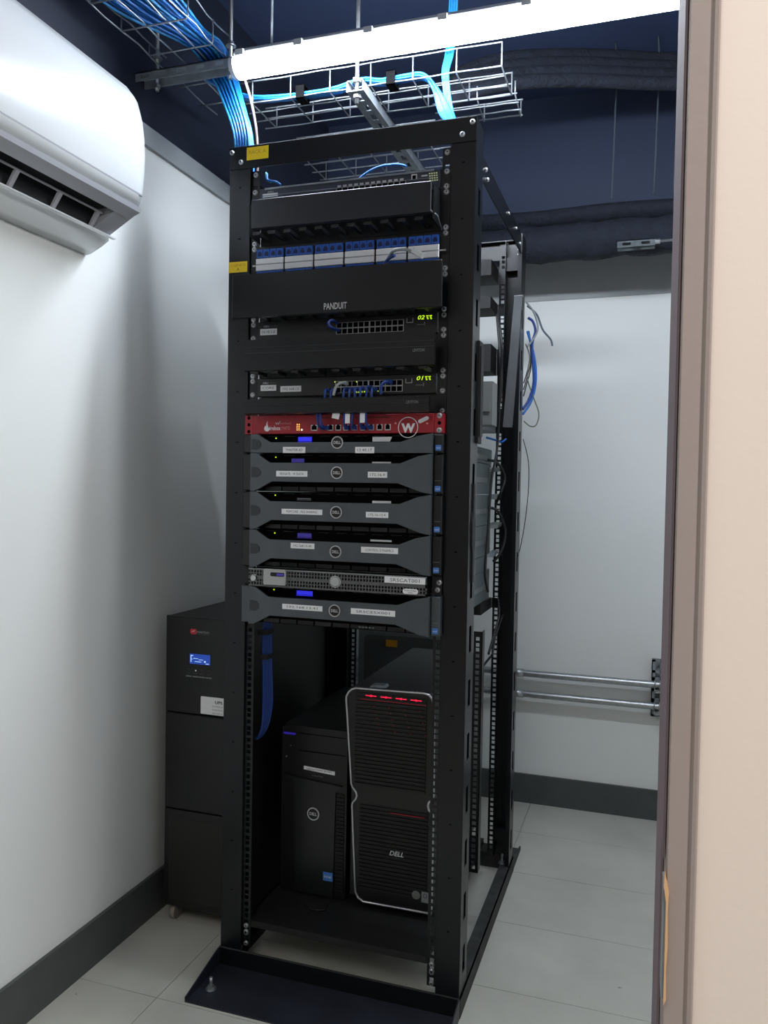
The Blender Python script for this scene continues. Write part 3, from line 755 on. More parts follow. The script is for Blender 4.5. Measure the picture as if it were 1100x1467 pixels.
solo(MB().tube(smooth_path([(-.220, .035, 1.92), (-.217, .03, 1.908), (-.213, .03, 1.900), (-.205, .032, 1.895)], 6), .0026, 8).build('earth_wire', mat('green_wire', (30, 120, 100), .5)),
     'short green wire curling under the top bar at the left', 'cable')
# patch cords at the switches and firewall
def cord(pts, r_, m_, label, group=None, boot=None):
    o = MB().tube(smooth_path(pts, 5), r_, 8).build('network_cable', m_); solo(o, label, 'cable', group); return o
zf2 = 1.399
for i, (x, zt) in enumerate(((-.033, 1.392), (-.019, 1.391), (.012, 1.393), (.026, 1.392), (.039, 1.393), (.052, 1.394), (.066, 1.396), (.078, 1.392))):
    o = thing('network_cable', 'blue patch cord in the lower ports of the 01 switch, %s' % ['leftmost', 'second from the left', 'third from the left', 'fourth from the left', 'fourth from the right', 'third from the right', 'second from the right', 'rightmost'][i], 'cable', (x, -.01, zt), 'blue plugs in the 01 switch')
    MB().box(x-.0055, x+.0055, -.014, YR-.006, zt-.0045, zt+.0045).build('plug', M_blued, o)
    MB().tube(smooth_path([(x, -.012, zt), (x+.002*math.sin(i), -.026, zt-.002), (x+.004, -.038, zt-.010), (x+.004, -.038, zt-.03)], 5), .0028, 8).build('cable_jacket', M_blued, o)
o = thing('network_cable', 'blue patch cord plugged into an upper port at the right of the 01 switch', 'cable', (.113, -.01, 1.408))
MB().box(.105, .118, -.016, YR-.006, 1.403, 1.412).build('plug', M_blued, o)
MB().tube(smooth_path([(.112, -.016, 1.407), (.107, -.030, 1.403), (.103, -.034, 1.395), (.103, -.034, 1.376)], 5), .003, 8).build('cable_jacket', M_blued, o)
o = thing('network_cable', 'grey patch cord with a pale boot in the 01 switch', 'cable', (.0, -.01, 1.405))
MB().box(.005, .013, -.016, YR-.006, 1.4035, 1.411).build('plug', M_clear, o)
MB().tube(smooth_path([(.009, -.016, 1.407), (.004, -.032, 1.404), (-.004, -.036, 1.394), (-.009, -.036, 1.376)], 5), .0035, 8).build('cable_jacket', mat('pale_cable', (170, 174, 172), .5), o)
cord([(-.017, .002, 1.545), (-.022, -.018, 1.548), (-.026, -.030, 1.540), (-.020, -.03, 1.530), (-.012, YR-.006, 1.528)], .0035, M_blued, 'dark blue cord hanging below the PANDUIT cover into the 02 switch')

# firewall
fwl = thing('firewall', 'bright red rack firewall with a row of network ports', 'firewall', (0, YR, zb(13)))
YW = -.016
RZ0, RZ1 = zb(13)+.0008, zb(12)-.0008
chassis(fwl, 12, 1, .30, M_red)
MB().box(-.2195, .2195, YW, YR+.002, RZ0, RZ1, b=.001).build('front_panel', M_red, fwl)
mb = MB(); mb.box(-.2413, -.2205, YW+.002, YR, RZ0, RZ1).box(.2205, .2413, YW+.002, YR, RZ0, RZ1)
mb.build('mounting_ear', M_red, fwl)
mb = MB()
for sx in (-1, 1):
    for dz in (.006, .0221, .038): mb.cyl((sx*.2315, YW+.0021, RZ0+dz), .0042, -.0003, 'y', 12)
mb.build('ear_hole', M_hole, fwl)
for z in (RZ0+.006, RZ0+.038):
    place('screw', SCREW, (.2315, YW+.002, z), fwl)
text('irebox', (-.1755, -.148, RZ0+.0085, RZ0+.0185), YW-.0004, M_white, fwl, bold=.012)
text('M470', (-.145, -.124, RZ0+.0088, RZ0+.0175), YW-.0004, mat('pink_ink', (205, 130, 135), .6), fwl)
text('WatchGuard', (-.155, -.122, RZ0+.0225, RZ0+.0265), YW-.0004, mat('pink_ink2', (212, 150, 150), .6), fwl)
MB().tube([(-.161, YW-.0003, RZ0+.026), (-.158, YW-.0003, RZ0+.022), (-.156, YW-.0003, RZ0+.026), (-.154, YW-.0003, RZ0+.022), (-.149, YW-.0003, RZ0+.030)], .0008, 5).build('tick_mark', M_white, fwl)
fp = [(-.190, .014), (-.189, .009), (-.185, .006), (-.180, .006), (-.176, .010), (-.176, .016), (-.179, .013), (-.180, .018), (-.182, .023), (-.181, .030), (-.1845, .024), (-.185, .018), (-.187, .019)]
MB().prism([(x, RZ0+z) for x, z in fp], YW-.0006, YW, 'y').build('flame_mark', M_white, fwl)
mb = MB()
for a in range(2):
    for b in range(4): mb.box(-.107+.005*a, -.1048+.005*a, YW-.0006, YW, RZ0+.008+.0042*b, RZ0+.0098+.0042*b)
mb.build('indicator_lights', M_leda, fwl, kind='stuff')
MB().cyl((-.094, YW, RZ0+.009), .002, -.001, 'y', 10).build('indicator_lights', mat('led_white', (255, 240, 230), .4, emit=1.5), fwl)
px = [-.063, -.023, -.004, .015, .035, .056, .075, .095, .114]
for i, x in enumerate(px):
    mb = MB(); w_ = .0082 if i == 0 else .0070; z0, z1 = RZ0+.0065, RZ0+.020
    mb.box(x-w_, x-w_+.0018, YW-.0012, YW, z0, z1); mb.box(x+w_-.0018, x+w_, YW-.0012, YW, z0, z1); mb.box(x-w_, x+w_, YW-.0012, YW, z0, z0+.0022)
    mb.box(x-w_+.0018, x-.003, YW-.0012, YW, z1-.002, z1); mb.box(x+.003, x+w_-.0018, YW-.0012, YW, z1-.002, z1)
    mb.box(x-w_+.0018, x+w_-.0018, YW-.0002, YW+.0001, z0+.0022, z1, 1)
    mb.build('port', [M_clear, M_hole], fwl)
MB().ring((.161, 0, RZ0+.0205-.008), .0215, .0232, YW-.0006, YW).build('logo_ring', M_white, fwl)
# the ring of the emblem is cut by the lower edge of the panel
rg = fwl.children[-1]; bm = bmesh.new(); bm.from_mesh(rg.data)
o0 = org(fwl); bmesh.ops.bisect_plane(bm, geom=bm.verts[:]+bm.edges[:]+bm.faces[:], plane_co=Vector((0, 0, RZ0+.0004))-o0, plane_no=(0, 0, -1), clear_outer=True); bm.to_mesh(rg.data); bm.free()
text('W', (.1455, .1775, RZ0+.001, RZ0+.0215), YW-.0007, M_white, fwl, bold=.05)
pl = MB(); pl.prism(rrect(-.0125, .0125, -.0042, .0042, .0040), -.0010, 0, 'y')
r3 = Matrix.Rotation(math.radians(-24), 3, 'Y'); pl.v = [r3 @ v+Vector((.196, YW, RZ0+.029)) for v in pl.v]; pl.build('pill_sticker', M_white, fwl)
MB().cyl((.2045, YW, RZ0+.021), .0022, -.0006, 'y', 10).cyl((.132, YW, RZ0+.022), .0022, -.0006, 'y', 10).build('dot_mark', mat('pink_ink3', (220, 170, 160), .6), fwl)
mb = MB(); mb.box(-.06, .12, YW-.0003, YW, RZ1-.009, RZ1-.005); mb.build('vent_line', mat('vent_dark', (110, 26, 34), .6), fwl)
for i, (x, dx) in enumerate(((-.039, -.004), (-.030, -.006), (.019, .002), (.036, .004), (.058, .001), (.075, -.003))):
    o = thing('network_cable', 'blue patch cord in the red firewall, %s' % ['first from the left', 'second from the left', 'third from the left', 'fourth from the left', 'fifth from the left', 'rightmost'][i], 'cable', (x, YW, RZ0+.01), 'blue cords in the red firewall')
    MB().box(x-.0055, x+.0055, YW-.010, YW-.0012, RZ0+.008, RZ0+.017).build('plug', M_blued, o)
    MB().tube(smooth_path([(x, YW-.010, RZ0+.012), (x+dx*.5, YW-.024, RZ0+.015), (x+dx, YW-.030, RZ0+.028), (x+dx*1.3, YW-.026, RZ1+.004), (x+dx*1.3, YW-.018, RZ1+.009)], 5), .0028, 8).build('cable_jacket', M_blued, o)
for x, z, a, lb in ((.003, RZ1-.006, 12, 'tilted white paper tag on a cord above the red firewall'), (.031, RZ1-.012, 0, 'middle white paper flag hanging on the firewall cords'), (.066, RZ1-.011, 0, 'right white paper flag hanging on the firewall cords')):
    mb = MB(); mb.box(-.0085 if a else -.0055, .0085 if a else .0055, -.0005, .0005, -.0065 if a else -.011, .0065 if a else .010)
    r3 = Matrix.Rotation(math.radians(a), 3, 'Y'); mb.v = [r3 @ v+Vector((x, YW-.034, z)) for v in mb.v]
    solo(mb.build('paper_tag', M_white), lb, 'tag')

# servers with angular grey bezels
def badge(o, x, z, y, r_=.0140):
    b = MB().ring((x, 0, z), r_*.84, r_, y-.0022, y).build('badge_ring', M_silver, o)
    MB().cyl((x, y, z), r_*.86, -.0012, 'y', 24).build('badge_face', M_blacks, o)
    t = text('DELL', (x-r_*.62, x+r_*.62, z-r_*.24, z+r_*.24), y-.0016, M_silver, o, bold=.03)
    for v in t.data.vertices: v.co.z += (v.co.x+org(o).x-x)*-.12*0
def server(k, n_, label, lab, lcd, dark=True):
    o = thing('rack_server', label, 'server', (0, YR, zb(k+n_)), 'grey rack servers')
    z0, z1 = zb(k+n_)+.0008, zb(k)-.0008; H = z1-z0; yb = -.035
    chassis(o, k, n_, .66)
    # perforated drive area behind the bezel
    mb = MB(); mb.box(-.2185, .2185, -.004, YR+.002, z0, z1, 0)
    zt = z1
    for i in range(9): 
        x = -.19+.044*i; mb.box(x, x+.040, -.006, -.004, z0+.002, z0+.011, 1 if i % 3 else 2)
        mb.box(x+.004, x+.030, -.0062, -.0042, z1-.004, z1-.003, 2)
    mb.build('drive_bay_front', [M_hole, M_blackm, M_blacks], o)
    ec = M_blacks if dark else M_grey
    mb = MB(); mb.box(-.2424, -.2155, -.020, YR-.001, z0+.0006, z1-.0006, b=.002); mb.box(.2215, .2424, -.020, YR-.001, z0+.0006, z1-.0006, b=.002)
    mb.build('handle_ear', ec, o)
    ti = .0215 if n_ == 2 else .0190; bi = .0225 if n_ == 2 else 0
    top = [(-.2150, z1), (-.1990, z1), (-.165, z1-ti), (.150, z1-ti), (.19, z1-.006), (.2205, z1)]
    bot = [(.2205, z0), (.200, z0+bi*.15), (.145, z0+bi), (-.160, z0+bi), (-.192, z0+bi*.25), (-.205, z0), (-.2150, z0)] if n_ == 2 else [(.2205, z0), (-.2150, z0)]
    pts = top+bot
    # bezel plate, thicker lip, middle band
    mb = MB(); mb.prism(pts, yb, yb+.006, 'y')
    mb.box(-.2150, -.2120, yb+.006, YR-.002, z0, z1); mb.box(.2175, .2205, yb+.006, YR-.002, z0, z1)
    mb.build('bezel', M_grey, o)
    zm = (z0+z1)/2 if n_ == 2 else z0+.019
    MB().prism([(-.212, zm-.012), (-.196, zm-.012), (-.189, zm-.007), (-.188, zm+.003), (-.194, zm+.010), (-.204, zm+.012), (-.212, zm+.012)], yb-.001, yb, 'y').build('release_latch', mat('latch_dark', (46, 50, 54), .5), o)
    for (x0, x1, a, b), s_ in lab: label_tag(o, (x0, x1, a, b), yb, s_)
    badge(o, .002, (zm if n_ == 2 else z0+.0225)+.0005, yb)
    x0, x1, a, b, mm = lcd
    if mm: MB().box(x0, x1, -.0075, -.006, a, b).box(x0-.001, x1+.001, -.0078, -.0062, a-.0025, a-.0012).build('status_display', mm, o)
    mb = MB().box(-.165, -.1625, -.0075, -.006, z1-.009, z1-.0065).build('power_light', M_ledg, o)
    mb = MB(); mb.prism(rrect(.2255, .2385, z0+.006, z0+.018, .002), -.0215, -.020, 'y'); bd = mb.build('blue_badge', M_badge, o)
    text('intel', (.2275, .2365, z0+.010, z0+.014), -.0217, M_white, bd)
    if n_ == 2:
        MB().box(.2245, .2395, -.0208, -.020, z0+.029, z0+.0298).build('ear_line', M_encl, o)
    else:
        MB().box(.2245, .2395, -.0208, -.020, z1-.004, z1-.0032).build('ear_line', M_encl, o)
    # screws, rear cover seam
    MB().box(.2187, .2205, .10, .60, zm-.010, zm+.004).build('slide_rail', M_zinc, o)
    return o
s = server(13, 1, 'slim grey rack server right under the red firewall, label TMASTER AD', [((-.132, -.076, 1.2475, 1.2615), 'TMASTER AD'), ((.045, .090, 1.2475, 1.2615), '13.40.17')], (-.107, -.073, 1.2765, 1.286, M_lcdb))
MB().prism([(.077, 1.2745), (.118, 1.2745), (.123, 1.285), (.077, 1.285)], -.012, -.010, 'y').build('paper_strip', M_white, s)
s = server(14, 2, 'grey rack server with a label reading RESGATE W DATA, below the slim one', [((-.148, -.070, 1.1935, 1.2065), 'RESGATE - W DATA'), ((.076, .121, 1.1935, 1.2065), '172.16.4')], (-.123, -.091, 1.227, 1.236, M_lcdd))
MB().box(.076, .120, -.0085, -.007, 1.2262, 1.2296).build('paper_strip', M_white, s)
s = server(16, 2, 'grey rack server with a long label reading FILE SHARING', [((-.133, -.032, 1.1075, 1.1195), 'POPCORE - FILE SHARING'), ((.073, .125, 1.1050, 1.1175), '172.16.13.4')], (-.107, -.073, 1.142, 1.1445, M_cabg))
MB().box(.078, .122, -.0085, -.007, 1.1365, 1.142).build('paper_strip', M_white, s)
s = server(18, 2, 'grey rack server with a label reading CONTROL DYNAMICS', [((-.109, -.050, 1.0295, 1.0420), '192.168.13.40'), ((.063, .149, 1.0265, 1.0395), 'CONTROL DYNAMICS')], (-.105, -.070, 1.054, 1.063, M_lcdd))
MB().box(.075, .125, -.0085, -.007, 1.0505, 1.0545).build('paper_strip', M_white, s)
s = server(21, 2, 'lowest grey rack server with pale ears, label SRSCESX001', [((-.128, -.028, .8885, .9005), '192.168.13.41'), ((.041, .145, .8880, .9010), 'SRSCESX001')], (-.105, -.065, .920, .929, M_lcdb), dark=False)
mb = MB()
for i in range(5): mb.box(-.01+.008*i+.06, -.005+.008*i+.06, -.0078, -.006, zb(23)+.006, zb(23)+.0085)
mb.build('status_marks', M_cabg, s, kind='stuff')
for ch in s.children:
    if ch.name.startswith('bezel'): pass

# older perforated 1U server
o = thing('rack_server', 'slim older rack server with perforated bezel, label SRSCAT001', 'server', (0, YR, zb(21)), 'grey rack servers')
z0, z1 = zb(21)+.001, zb(20)-.0015; yb = -.036
chassis(o, 20, 1, .62); 
mb = MB(); mb.box(-.2413, -.2195, -.006, YR, z0, z1).box(.2195, .2413, -.006, YR, z0, z1); mb.build('mounting_ear', M_blackm, o)
zh0, zh1 = z0+.001, z1-.001; mp = mat('perf_grey', (96, 98, 98), .4, metal=.4)
mb = MB(); mb.box(-.215, .2155, yb+.004, YR, z0+.002, z1-.002, 1)
zr = [z0+.007, z0+.0145, z1-.0145, z1-.007]
mb.box(-.215, .2155, yb, yb+.004, z0+.0005, zr[0]-.0026); mb.box(-.215, .2155, yb, yb+.004, zr[3]+.0026, z1-.0005)
mb.box(-.215, .2155, yb, yb+.004, zr[0]+.0026, zr[1]-.0026); mb.box(-.215, .2155, yb, yb+.004, zr[2]+.0026, zr[3]-.0026); mb.box(-.215, .2155, yb, yb+.004, zr[1]+.0026, zr[2]-.0026)
for z in zr:
    nx = 58
    for i in range(nx):
        x = -.211+.0073*i
        mb.box(x, x+.0028, yb, yb+.004, z-.0026, z+.0026)
mb.box(.2123, .2155, yb, yb+.004, z0, z1)
mb.build('bezel', [mp, M_hole], o)
MB().box(-.215, .2155, yb-.0015, yb, z1-.0025, z1).build('bezel_lip', M_cabg, o)
MB().prism(rrect(-.174, -.118, z0+.006, z1+.0005, .003), yb-.006, yb, 'y').build('display_frame', mat('frame_silver', (172, 174, 174), .4), o)
dc = MB(); dc.prism(rrect(-.156, -.121, z1-.016, z1-.007, .003), yb-.0068, yb-.006, 'y'); dc.build('display', M_blackm, o)
MB().box(-.140, -.122, yb-.0075, yb-.0068, z1-.014, z1-.009).build('lit_display', M_lcdd, o)
MB().cyl((-.2015, yb+.001, z0+.019), .009, -.001, 'y', 20).cyl((-.2015, yb, z0+.019), .0065, -.005, 'y', 20, r2=.006).build('lock_button', M_clear, o)
MB().cyl((.003, yb, (z0+z1)/2), .0135, -.0025, 'y', 28).cyl((.003, yb-.0025, (z0+z1)/2), .012, -.001, 'y', 28, r2=.009).build('round_emblem', mat('emblem_silver', (186, 188, 190), .35, metal=.5), o)
MB().prism(rrect(.162, .197, z0+.003, z0+.0145, .0055), yb-.0012, yb, 'y').build('oval_plate', M_white, o)
text('PowerEdge', (.166, .193, z0+.0085, z0+.012), yb-.0014, M_ink, o); text('1850', (.174, .185, z0+.0048, z0+.0072), yb-.0014, M_ink, o)
label_tag(o, (.120, .213, z1-.0165, z1-.0025), yb-.0014, 'SRSCAT001', size=(.14, .18))
place('screw', SCREW, (.2325, -.006, z0+.012), o); place('screw', SCREW, (.236, -.006, z0+.028), o)

# ------------------------------------------------------------------ shelf and tower computers
sh = thing('rack_shelf', 'deep black steel shelf at the bottom of the rack', 'shelf', (0, .01, .12))
MB().box(-.2193, .2193, YR, .66, .1162, .1196).box(-.2193, .2193, YR, YR+.003, .104, .1162).build('shelf_plate', mat('shelf_black', (24, 24, 24), .55, noise=.2, nscale=10), sh)
MB().box(-.2212, -.2195, YR+.003, .66, .104, .1196).box(.2195, .2212, YR+.003, .66, .104, .1196).build('side_flange', M_black, sh)

# tower 1 (right) with silver outline
tx = thing('tower_computer', 'large black tower computer with silver outline trim and red lights', 'computer', (.08, .15, .12))
Ls = [(-.037, .641), (-.034, .61), (-.020, .432), (-.016, .422), (-.007, .412), (-.0045, .403), (-.007, .394), (-.015, .385), (-.017, .378), (-.0055, .175), (-.0045, .160), (.003, .146), (.017, .1385)]
Lt = [(-.0365, .650), (-.031, .661), (-.022, .669), (-.012, .673)]
Rs = [(.165, .676), (.177, .673), (.185, .664), (.1885, .650), (.190, .61), (.1925, .432), (.190, .42), (.181, .411), (.179, .403), (.181, .394), (.190, .387), (.1925, .378), (.196, .175), (.198, .160), (.204, .148), (.213, .1405)]
YX = .150
left = [(x, z) for x, z in Ls]; out = Lt[::-1]+left+[(.10, .1395)]
Rb = [(.213-.02, .1400), (.205-.012, .148), (.196-.004, .162), (.1925, .178), (.1925, .378), (.190, .386), (.181, .394), (.179, .403), (.181, .412), (.190, .420), (.1925, .432), (.190, .61), (.1885, .650), (.185, .664), (.177, .673), (.165, .676)]
loop = out+Rb
MB().tube([(x, YX, z) for x, z in loop], .0030, 8, closed=True).build('silver_trim', M_silver, tx)
MB().prism(loop, YX+.001, YX+.03, 'y').build('front_panel', M_blacks, tx)
MB().box(-.030, .186, YX+.03, YX+.57, .135, .668).build('case', mat('case_black', (36, 37, 38), .4), tx)
for x in (-.02, .15):
    for y in (YX+.05, YX+.48): MB().box(x, x+.03, y, y+.05, .120, .135).build('foot', M_blackm, tx)
for z0, z1, x0, x1 in ((.425, .664, -.012, .172), (.165, .385, .004, .18)):
    z = z0+.006
    while z < z1-.004:
        MB().box(x0+(.01 if z < .3 else 0)*0, x1, YX-.0025, YX+.001, z, z+.0065).build('slat', M_blackm, tx); z += .0098
MB().prism([(.02, .674), (.062, .676), (.058, .682), (.024, .680)], YX+.012, YX+.04, 'y').build('top_latch', M_galv, tx)
mb = MB()
for i, x in enumerate((.029, .068, .107, .145)):
    mb.cyl((x, YX-.0025, .6575), .0026, -.0008, 'y', 8); mb.box(x-.014, x+.014, YX-.0027, YX-.0022, .6565, .6585)
mb.build('red_lights', M_ledr, tx)
mb = MB()
mb.box(.0, .17, YX-.0029, YX-.0025, .6470, .6480); mb.box(.085, .172, YX-.0029, YX-.0025, .3725, .3737)
for r_ in range(6):
    for i in range(4):
        x = .034+.039*i+.004*r_; mb.cyl((x, YX-.0027, .6475-.0145*r_), .0013, -.0006, 'y', 6)
mb.build('dim_red_lights', M_ledrd, tx)
text('DELL', (.084, .121, .268, .280), YX-.003, M_silver, tx, bold=.02, shear=.3)
MB().cyl((.154, YX-.0025, .181), .0105, -.0006, 'y', 20).build('round_sticker', M_encl, tx)
MB().box(.168, .186, YX-.0032, YX-.0025, .166, .192).build('silver_sticker', M_cabg, tx)
MB().ring((.177, 0, .183), .004, .0055, YX-.0036, YX-.0032, n=16).build('sticker_ring', M_ink, tx)

tw = thing('tower_server', 'black tower server with a round emblem and white label, left on the shelf', 'computer', (-.13, .17, .12))
YT = .172
MB().box(-.222, -.045, YT+.02, YT+.44, .122, .550).build('case', mat('tower_black', (15, 16, 17), .5), tw)
mb = MB(); mb.prism([(-.222, .121), (-.040, .121), (-.040, .553), (-.205, .553), (-.222, .545)], YT+.001, YT+.02, 'y'); mb.build('front_panel', M_blacks, tw)
MB().prism([(-.175, .125), (-.072, .125), (-.068, .395), (-.05, .412), (-.215, .424), (-.182, .41)], YT-.006, YT+.001, 'y').build('bezel', mat('bezel_black', (24, 26, 28), .3), tw)
for i in range(26):
    MB().box(-.066, -.046, YT-.002, YT+.001, .14+.0098*i, .1465+.0098*i).build('slat', M_blackm, tw)
for z in (.49, .535): MB().box(-.175, -.045, YT-.001, YT+.001, z-.0006, z+.0006).build('bay_line', M_hole, tw)
MB().box(-.218, -.184, YT-.001, YT+.001, .529, .534).build('status_display', mat('violet_lcd', (46, 30, 150), .4, emit=.5), tw)
MB().cyl((-.209, YT+.001, .470), .002, -.0015, 'y', 8).cyl((-.197, YT+.001, .50), .0012, -.0015, 'y', 8).build('button', M_cabg, tw)
t_ = MB(); t_.prism([(-.159, .452), (-.159, .443), (-.073, .4375), (-.073, .447)], YT-.001, YT+.0005, 'y'); t_ = t_.build('label_tape', M_white, tw)
text('MEDIACOMM SRV001', (-.15, -.082, .4425, .4475), YT-.0013, M_ink, t_)
text('PowerEdge', (-.135, -.105, .427, .4315), YT-.0002, M_encl, tw)
badge(tw, -.128, .333, YT-.006, .0165)
bb = MB().box(-.098, -.072, YT-.0075, YT-.006, .166, .188).build('blue_badge', M_badge, tw)
text('intel', (-.095, -.076, .174, .181), YT-.0078, M_white, bb)
for x in (-.21, -.08):
    MB().box(x, x+.03, YT+.03, YT+.07, .120, .122).build('foot', M_blackm, tw)
solo(MB().tube(smooth_path([(-.13, .12, .1225), (-.10, .10, .1225), (-.07, .11, .1225), (-.075, .14, .1225)], 5), .0022, 6).build('loose_cord', M_cabk), 'thin dark cord lying on the shelf in front of the tower server', 'cable')

# vertical blue cable on the left, under the servers
for i in range(5):
    e = i*.0052
    solo(MB().tube(smooth_path([(-.212+e*.3, .045+e, .86), (-.216+e*.5, .045+e, .80), (-.214+e*.5, .045+e, .72), (-.213+e*.6, .045+e, .64), (-.216+e*.3, .045+e, .585), (-.226, .045+e, .555), (-.235, .05+e, .55)], 5), .0032, 8).build('network_cable', M_blued),
         'dark blue network cable tied down the inside of the left post, below the servers', 'cable', 'blue cables inside the left post')
for z, lb in ((.815, 'upper black cable tie round the blue cables inside the left post'), (.755, 'lower black cable tie round the blue cables inside the left post')):
    solo(MB().box(-.228, -.203, .0385, .0415, z-.006, z+.006).box(-.2285, -.2265, .04, .074, z-.006, z+.006).box(-.203, -.2015, .04, .074, z-.006, z+.006).build('cable_tie', M_blackm), lb, 'cable tie')

# ------------------------------------------------------------------ rear of the rack, right-hand gap
def rear_block(z0, z1, y0, y1, label, m_=M_blackm):
    o = thing('rear_cable_manager', label, 'cable manager', (0, y1, z0))
    MB().box(-.2185, .2185, y0, y1, z0, z1).build('body', m_, o)
    MB().box(.2195, .2413, D-.016, D-.0125, z0, z1).box(-.2413, -.2195, D-.016, D-.0125, z0, z1).build('mounting_ear', M_black, o)
    MB().cyl((.205, y0+.03, (z0+z1)/2), .008, .004, 'x', 10).build('knob', M_encl, o)
    return o
rear_block(1.795, 1.84, .60, D-.0125, 'topmost dark unit at the rear of the rack, seen past the right post')
rear_block(1.70, 1.735, .60, D-.0125, 'second dark unit at the rear of the rack, seen past the right post')
rear_block(1.52, 1.60, .62, D-.0125, 'deep dark unit at the rear, level with the PANDUIT cover')
rear_block(1.345, 1.42, .56, D-.0125, 'grey power strip at the rear, level with the low LEVITON cover', M_encl)
rear_block(.812, .843, .55, D-.0125, 'dark unit under the servers at the rear of the rack')
def hang(pts, r_, m_, label, nm='power_cable', g=None):
    return solo(MB().tube(smooth_path(pts, 6), r_, 8).build(nm, m_), label, 'cable', g)
hang([(.245, .60, 1.70), (.250, .56, 1.66), (.268, .52, 1.58), (.262, .54, 1.46), (.255, .56, 1.30), (.252, .50, 1.20), (.252, .46, 1.05), (.248, .45, .95), (.252, .48, .89)], .0035, M_cabk, 'long black cable running down the right side behind the front post')
hang([(.238, .60, 1.68), (.25, .58, 1.60), (.262, .56, 1.50), (.258, .57, 1.42)], .004, M_cabk, 'short thick black cable curving down at the rear right')
hang([(.22, .60, 1.26), (.25, .60, 1.25), (.266, .63, 1.21), (.255, .62, 1.16), (.235, .66, 1.13)], .004, M_cabk, 'black power cord looping behind the slim grey server')
hang([(.22, .62, 1.12), (.25, .62, 1.11), (.268, .65, 1.05), (.258, .64, .99), (.235, .64, .96)], .004, M_cabk, 'black power cord looping behind the middle servers')
hang([(.25, .65, .85), (.256, .64, .80), (.250, .60, .75), (.242, .56, .70)], .0038, M_cabk, 'black cord hanging under the lowest rear unit, left of the pair', g=None)
hang([(.263, .67, .80), (.262, .62, .78), (.261, .56, .755), (.258, .53, .70)], .0032, M_cabk, 'thinner black cord crossing another under the lowest rear unit')
hang([(.230, .50, .665), (.232, .58, .672), (.236, .66, .68)], .0035, M_cabk, 'short black cord running level to the rear rail')
solo(MB().box(.222, .268, .40, .47, 1.345, 1.46).box(.226, .262, .395, .40, 1.38, 1.40).build('power_adapter', M_encl), 'grey power adapter wedged behind the right front post', 'adapter')
hang([(.20, .67, 1.33), (.235, .67, 1.32), (.25, .66, 1.315), (.262, .665, 1.325)], .003, M_blue, 'short bright blue cord behind the firewall at the rear', 'network_cable')
for i, z in enumerate((1.235, 1.155, 1.07, .985)):
    solo(MB().prism([(.61, z-.010), (.69-.01*i, z-.006), (.70, z+.006), (.62+.01*i, z+.003)], .222, .240+.005*(i % 3), 'x').build('cable_bracket', M_galv if i == 3 else M_encl), 'folded metal cable arm behind a server, %s' % ['highest of four', 'second from the top', 'second from the bottom', 'lowest of four'][i], 'bracket', 'cable arms behind the servers')
# slanted cable duct leaning on the rear right post
cdx = thing('vertical_cable_duct', 'black slanted duct cover leaning against the rear right post', 'cable duct', (.30, .55, 1.34))
XA, XB = .2988, .3218
pa = [(.530, 1.712), (.545, 1.712), (.405, 1.337), (.390, 1.337)]
MB().prism(pa, XA, XB, 'x').build('duct_cover', mat('duct_black', (36, 40, 43), .6), cdx)
MB().prism([(.529, 1.712), (.546, 1.712), (.546, 1.7145), (.529, 1.7145)], XA-.0005, XB+.0005, 'x').build('end_lip', M_silver, cdx)
# cables hanging behind the rear post
GR = 'loose cables hanging behind the rear right post'
hang([(.300, .745, 1.745), (.322, .76, 1.715), (.335, .76, 1.67), (.325, .76, 1.64), (.305, .75, 1.61)], .003, M_cabg, 'upper grey cable loop behind the rear right post', 'network_cable')
hang([(.302, .75, 1.735), (.33, .765, 1.71), (.348, .77, 1.665), (.372, .775, 1.635), (.378, .775, 1.615)], .003, mat('slate_cable', (70, 84, 96), .5), 'slate grey cable sticking out to the right behind the rack', 'network_cable')
hang([(.305, .76, 1.70), (.318, .77, 1.69), (.326, .77, 1.66), (.318, .765, 1.62), (.322, .765, 1.56), (.325, .765, 1.50), (.312, .76, 1.45), (.296, .745, 1.42)], .0042, M_blued, 'thick blue cable bowing out behind the rear right post', 'network_cable')
hang([(.303, .76, 1.66), (.315, .765, 1.62), (.328, .77, 1.56), (.330, .77, 1.50), (.318, .765, 1.445), (.296, .75, 1.405)], .0038, M_blue, 'bright blue cable bowing out behind the rear right post', 'network_cable')
hang([(.300, .75, 1.62), (.312, .76, 1.58), (.306, .76, 1.52), (.325, .765, 1.46), (.342, .77, 1.41), (.335, .77, 1.375), (.318, .765, 1.37), (.30, .75, 1.385)], .002, mat('olive_cable', (110, 112, 96), .6), 'thin olive cable forming a small loop behind the rack', 'network_cable')
for i in range(3):
    hang([(.298, .745, 1.50-.02*i), (.306, .76, 1.54-.018*i), (.316, .765, 1.60-.02*i), (.308, .76, 1.66)], .0018, M_cabk, 'thin black lead fanned out behind the rear right post', 'network_cable', 'thin black leads behind the rear post')
hang([(.300, .745, 1.33), (.316, .755, 1.26), (.318, .755, 1.18), (.310, .755, 1.08), (.299, .745, 1.00), (.2985, .70, .975)], .0013, M_cabk, 'hair-thin dark wire hanging down the rear right post', 'thin_wire')

